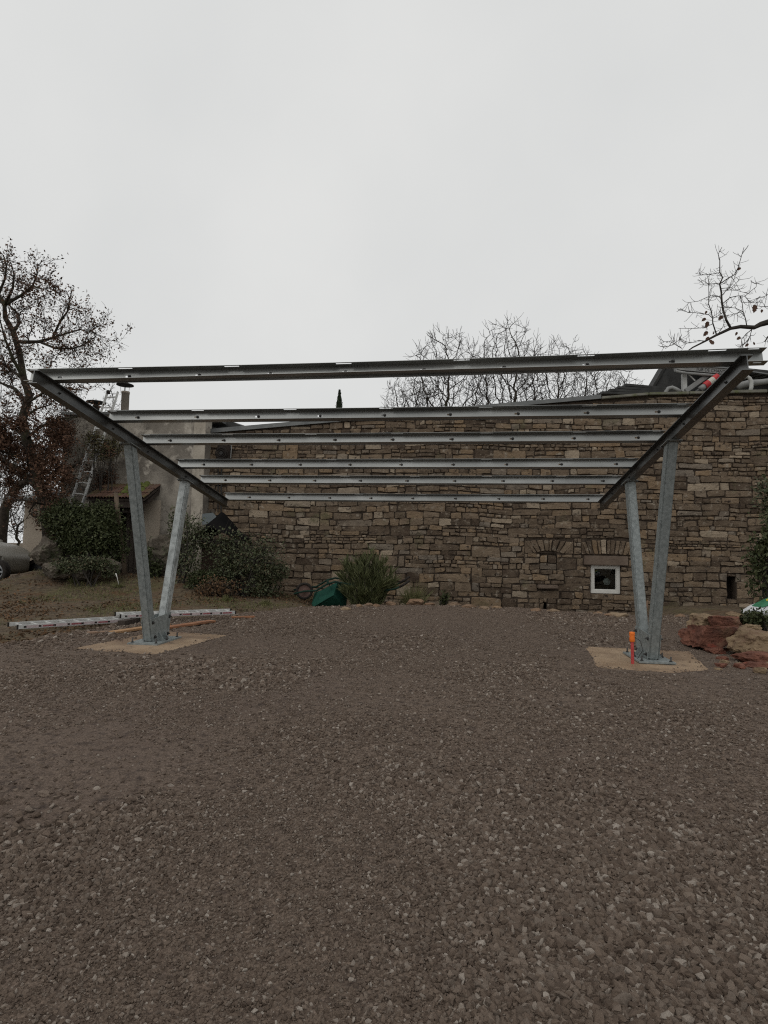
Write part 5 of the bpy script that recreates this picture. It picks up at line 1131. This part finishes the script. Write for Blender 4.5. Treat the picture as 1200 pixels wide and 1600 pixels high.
# ------------------------------------------------------------------ sack at the right edge
def sack():
    c = at(1186, 952, 2.6); t = thing('garden_sack', 'white and green plastic sack lying behind the rocks at right', 'sack', c)
    def blob(name, cen, r, m, seed, par, tilt):
        bm = bmesh.new(); bmesh.ops.create_icosphere(bm, subdivisions=4, radius=1); Rt = Matrix.Rotation(tilt, 3, 'Y')
        for v in bm.verts:
            p = v.co.copy(); e = [math.copysign(abs(k)**.65, k) for k in p]; p = Vector(e); f = 1+.10*float(fbm(p.x*2+seed, p.y*2, p.z*2)); v.co = Rt @ Vector((p.x*r[0]*f, p.y*r[1]*f, p.z*r[2]*f))
        me = bpy.data.meshes.new(name); bm.to_mesh(me); bm.free(); o = link(name, me, m, par, True); o.location = cen; o.matrix_parent_inverse = par.matrix_world.inverted(); return o
    b = blob('sack_body', c+Vector((.06, 0, .01)), (.30, .2, .085), M['sackw'], 1, t, R(-24)); blob('sack_print', c+Vector((.10, -.02, .105)), (.22, .15, .03), M['sackg'], 2, t, R(-26))
    blob('sack_stripe', c+Vector((.20, -.06, .175)), (.12, .08, .018), M['sacky'], 3, t, R(-20)); blob('sack_fold', c+Vector((.25, -.03, -.09)), (.26, .2, .075), M['tarp'], 4, t, R(-20))
    blob('sack_mark', c+Vector((.235, -.12, .125)), (.05, .04, .018), M['sackr'], 5, t, R(-20))
sack()

# ------------------------------------------------------------------ car at the left edge
def car():
    fx = at(39, 885, 8.05).x-.22; gzc = at(-8, 912, 7.25).z; wcx = at(-4, 894, 7.3).x; yc = 8.05
    t = thing('parked_car', 'grey compact car at the left edge, only its nose in view', 'car', (fx-2, yc, gzc))
    # stations along the length: x behind the nose, half width, belly, sill-height of widest point, shoulder, top
    st = [(0.0, .38, .36, .50, .60, .62), (.04, .58, .27, .50, .68, .70), (.12, .70, .22, .52, .76, .79), (.28, .79, .19, .54, .86, .90), (.5, .835, .18, .56, .95, .99), (.8, .85, .18, .56, .99, 1.05), (1.1, .855, .18, .56, 1.0, 1.10), (1.35, .855, .18, .56, 1.0, 1.24), (1.75, .855, .18, .56, 1.0, 1.44), (2.3, .855, .18, .56, 1.0, 1.52), (3.0, .855, .18, .56, 1.0, 1.50), (3.5, .84, .2, .56, 1.0, 1.38), (3.85, .80, .24, .56, .98, 1.08), (4.0, .70, .32, .56, .85, .9)]
    V = []; m = 17
    for (x, hw, zb, zw, zs, zt) in st:
        half = [(hw*.86, zb), (hw*.97, zb+.06), (hw, zw), (hw*.985, lerp(zw, zs, .6)), (hw*.95, zs), (lerp(hw*.95, hw*.66, .55 if zt-zs > .25 else .3), lerp(zs, zt, .55)), (hw*(.70 if zt-zs > .25 else .76), lerp(zs, zt, .9)), (hw*.4, zt), (0, zt+.012)]
        ring = [(fx-x, yc-a, gzc+z) for a, z in half]+[(fx-x, yc+a, gzc+z) for a, z in half[::-1][1:]]; V += ring
    F_ = []
    for i in range(len(st)-1):
        for k in range(m-1): F_.append((i*m+k, i*m+k+1, (i+1)*m+k+1, (i+1)*m+k))
        F_.append((i*m+m-1, i*m, (i+1)*m, (i+1)*m+m-1))
    F_.append(tuple(range(m))); F_.append(tuple((len(st)-1)*m+k for k in range(m-1, -1, -1)))
    body = MB().add(V, F_).build('body', M['carpaint'], t, fixn=True, smooth=True)
    sub = body.modifiers.new('sub', 'SUBSURF'); sub.levels = sub.render_levels = 2
    # wheel arches cut out of the body
    cut = MB()
    for x in (wcx, wcx-2.5):
        for s in (-1, 1): cut.tube([(x, yc+s*.5, gzc+.33), (x, yc+s*1.1, gzc+.33)], .385, 28)
    co = cut.build('cutter', M['carlow'], fixn=True); bo = body.modifiers.new('arch', 'BOOLEAN'); bo.object = co; bo.operation = 'DIFFERENCE'
    bpy.context.view_layer.update(); ev = body.evaluated_get(bpy.context.evaluated_depsgraph_get()); me = bpy.data.meshes.new_from_object(ev)
    body.modifiers.clear(); body.data = me; bpy.data.objects.remove(co)
    me.polygons.foreach_set('use_smooth', [True]*len(me.polygons)); me.update()
    Mx = Matrix.Rotation(R(90), 3, 'X')
    for x in (wcx, wcx-2.5):
        for s in (-1, 1):
            c = Vector((x, yc+s*.74, gzc+.31)); Ms = Mx if s < 0 else Matrix.Rotation(R(-90), 3, 'X')
            w = MB().lathe([(.20, .09), (.26, .10), (.30, .085), (.312, .05), (.312, -.05), (.30, -.09), (.2, -.09)], c, 36, Ms).build('wheel', M['rubber'], t, smooth=True)
            MB().lathe([(.21, .088), (.20, .06), (.185, .03), (.18, -.02), (.001, -.02)], c, 30, Ms).build('rim_barrel', M['carlow'], w, smooth=True)
            rm = MB(); rm.lathe([(.205, .086), (.212, .094), (.196, .096), (.19, .08)], c, 30, Ms); rm.lathe([(.001, .085), (.045, .083), (.05, .06)], c, 14, Ms)
            for k in range(9):
                a = k*2*math.pi/9; e = Vector((math.cos(a), math.sin(a), 0)); tt = Vector((-math.sin(a), math.cos(a), 0)); pts = [Ms @ (e*.04+tt*.016+Vector((0, 0, .08)))+c, Ms @ (e*.04-tt*.016+Vector((0, 0, .08)))+c, Ms @ (e*.197-tt*.026+Vector((0, 0, .086)))+c, Ms @ (e*.197+tt*.026+Vector((0, 0, .086)))+c]
                rm.prism(pts, (0, 0, 0), Ms @ Vector((0, 0, -.02)))
            rm.build('rim', M['rim'], w)
    # lamps, lower bumper, windows
    def patch(name, pts, m, off):     # curved strip on the near side of the nose
        vs = []
        for (x, dy, z0, z1) in pts: vs += [(fx-x, yc-dy-off, gzc+z0), (fx-x, yc-dy-off*.6, gzc+z1)]
        MB().add(vs, [(2*i, 2*i+1, 2*i+3, 2*i+2) for i in range(len(pts)-1)]).build(name, m, t, solid=.02, smooth=True)
    patch('headlamp', [(.13, .62, .70, .76), (.22, .70, .76, .84), (.34, .755, .82, .90), (.48, .785, .88, .945), (.62, .80, .93, .965)], M['lens'], .03)
    patch('fog_lamp', [(.02, .50, .44, .52), (.06, .58, .44, .53), (.12, .66, .45, .53)], M['redlens'], .02)
    patch('bumper_skirt', [(-.02, .3, .24, .33), (.03, .55, .20, .30), (.14, .70, .18, .27), (.3, .79, .18, .25), (.36, .81, .18, .24)], M['carlow'], .025)
    for s in (-1, 1):
        MB().add([(fx-x, yc+s*y, gzc+z) for (x, y, z) in ((1.3, .835, 1.03), (1.85, .72, 1.36), (2.9, .72, 1.42), (3.3, .815, 1.06))], [(0, 1, 2, 3)]).build('side_window', M['glass'], t, solid=.012)
        MB().lathe([(.001, -.1), (.06, -.08), (.075, 0), (.06, .08), (.001, .1)], (fx-1.35, yc+s*.95, gzc+1.05), 10).build('mirror', M['carpaint'], t, smooth=True)
    MB().add([(fx-x, yc+y, gzc+z) for (x, y, z) in ((1.2, -.66, 1.14), (1.68, -.55, 1.425), (1.68, .55, 1.425), (1.2, .66, 1.14))], [(0, 1, 2, 3)]).build('windscreen', M['glass'], t, solid=.03)
car()
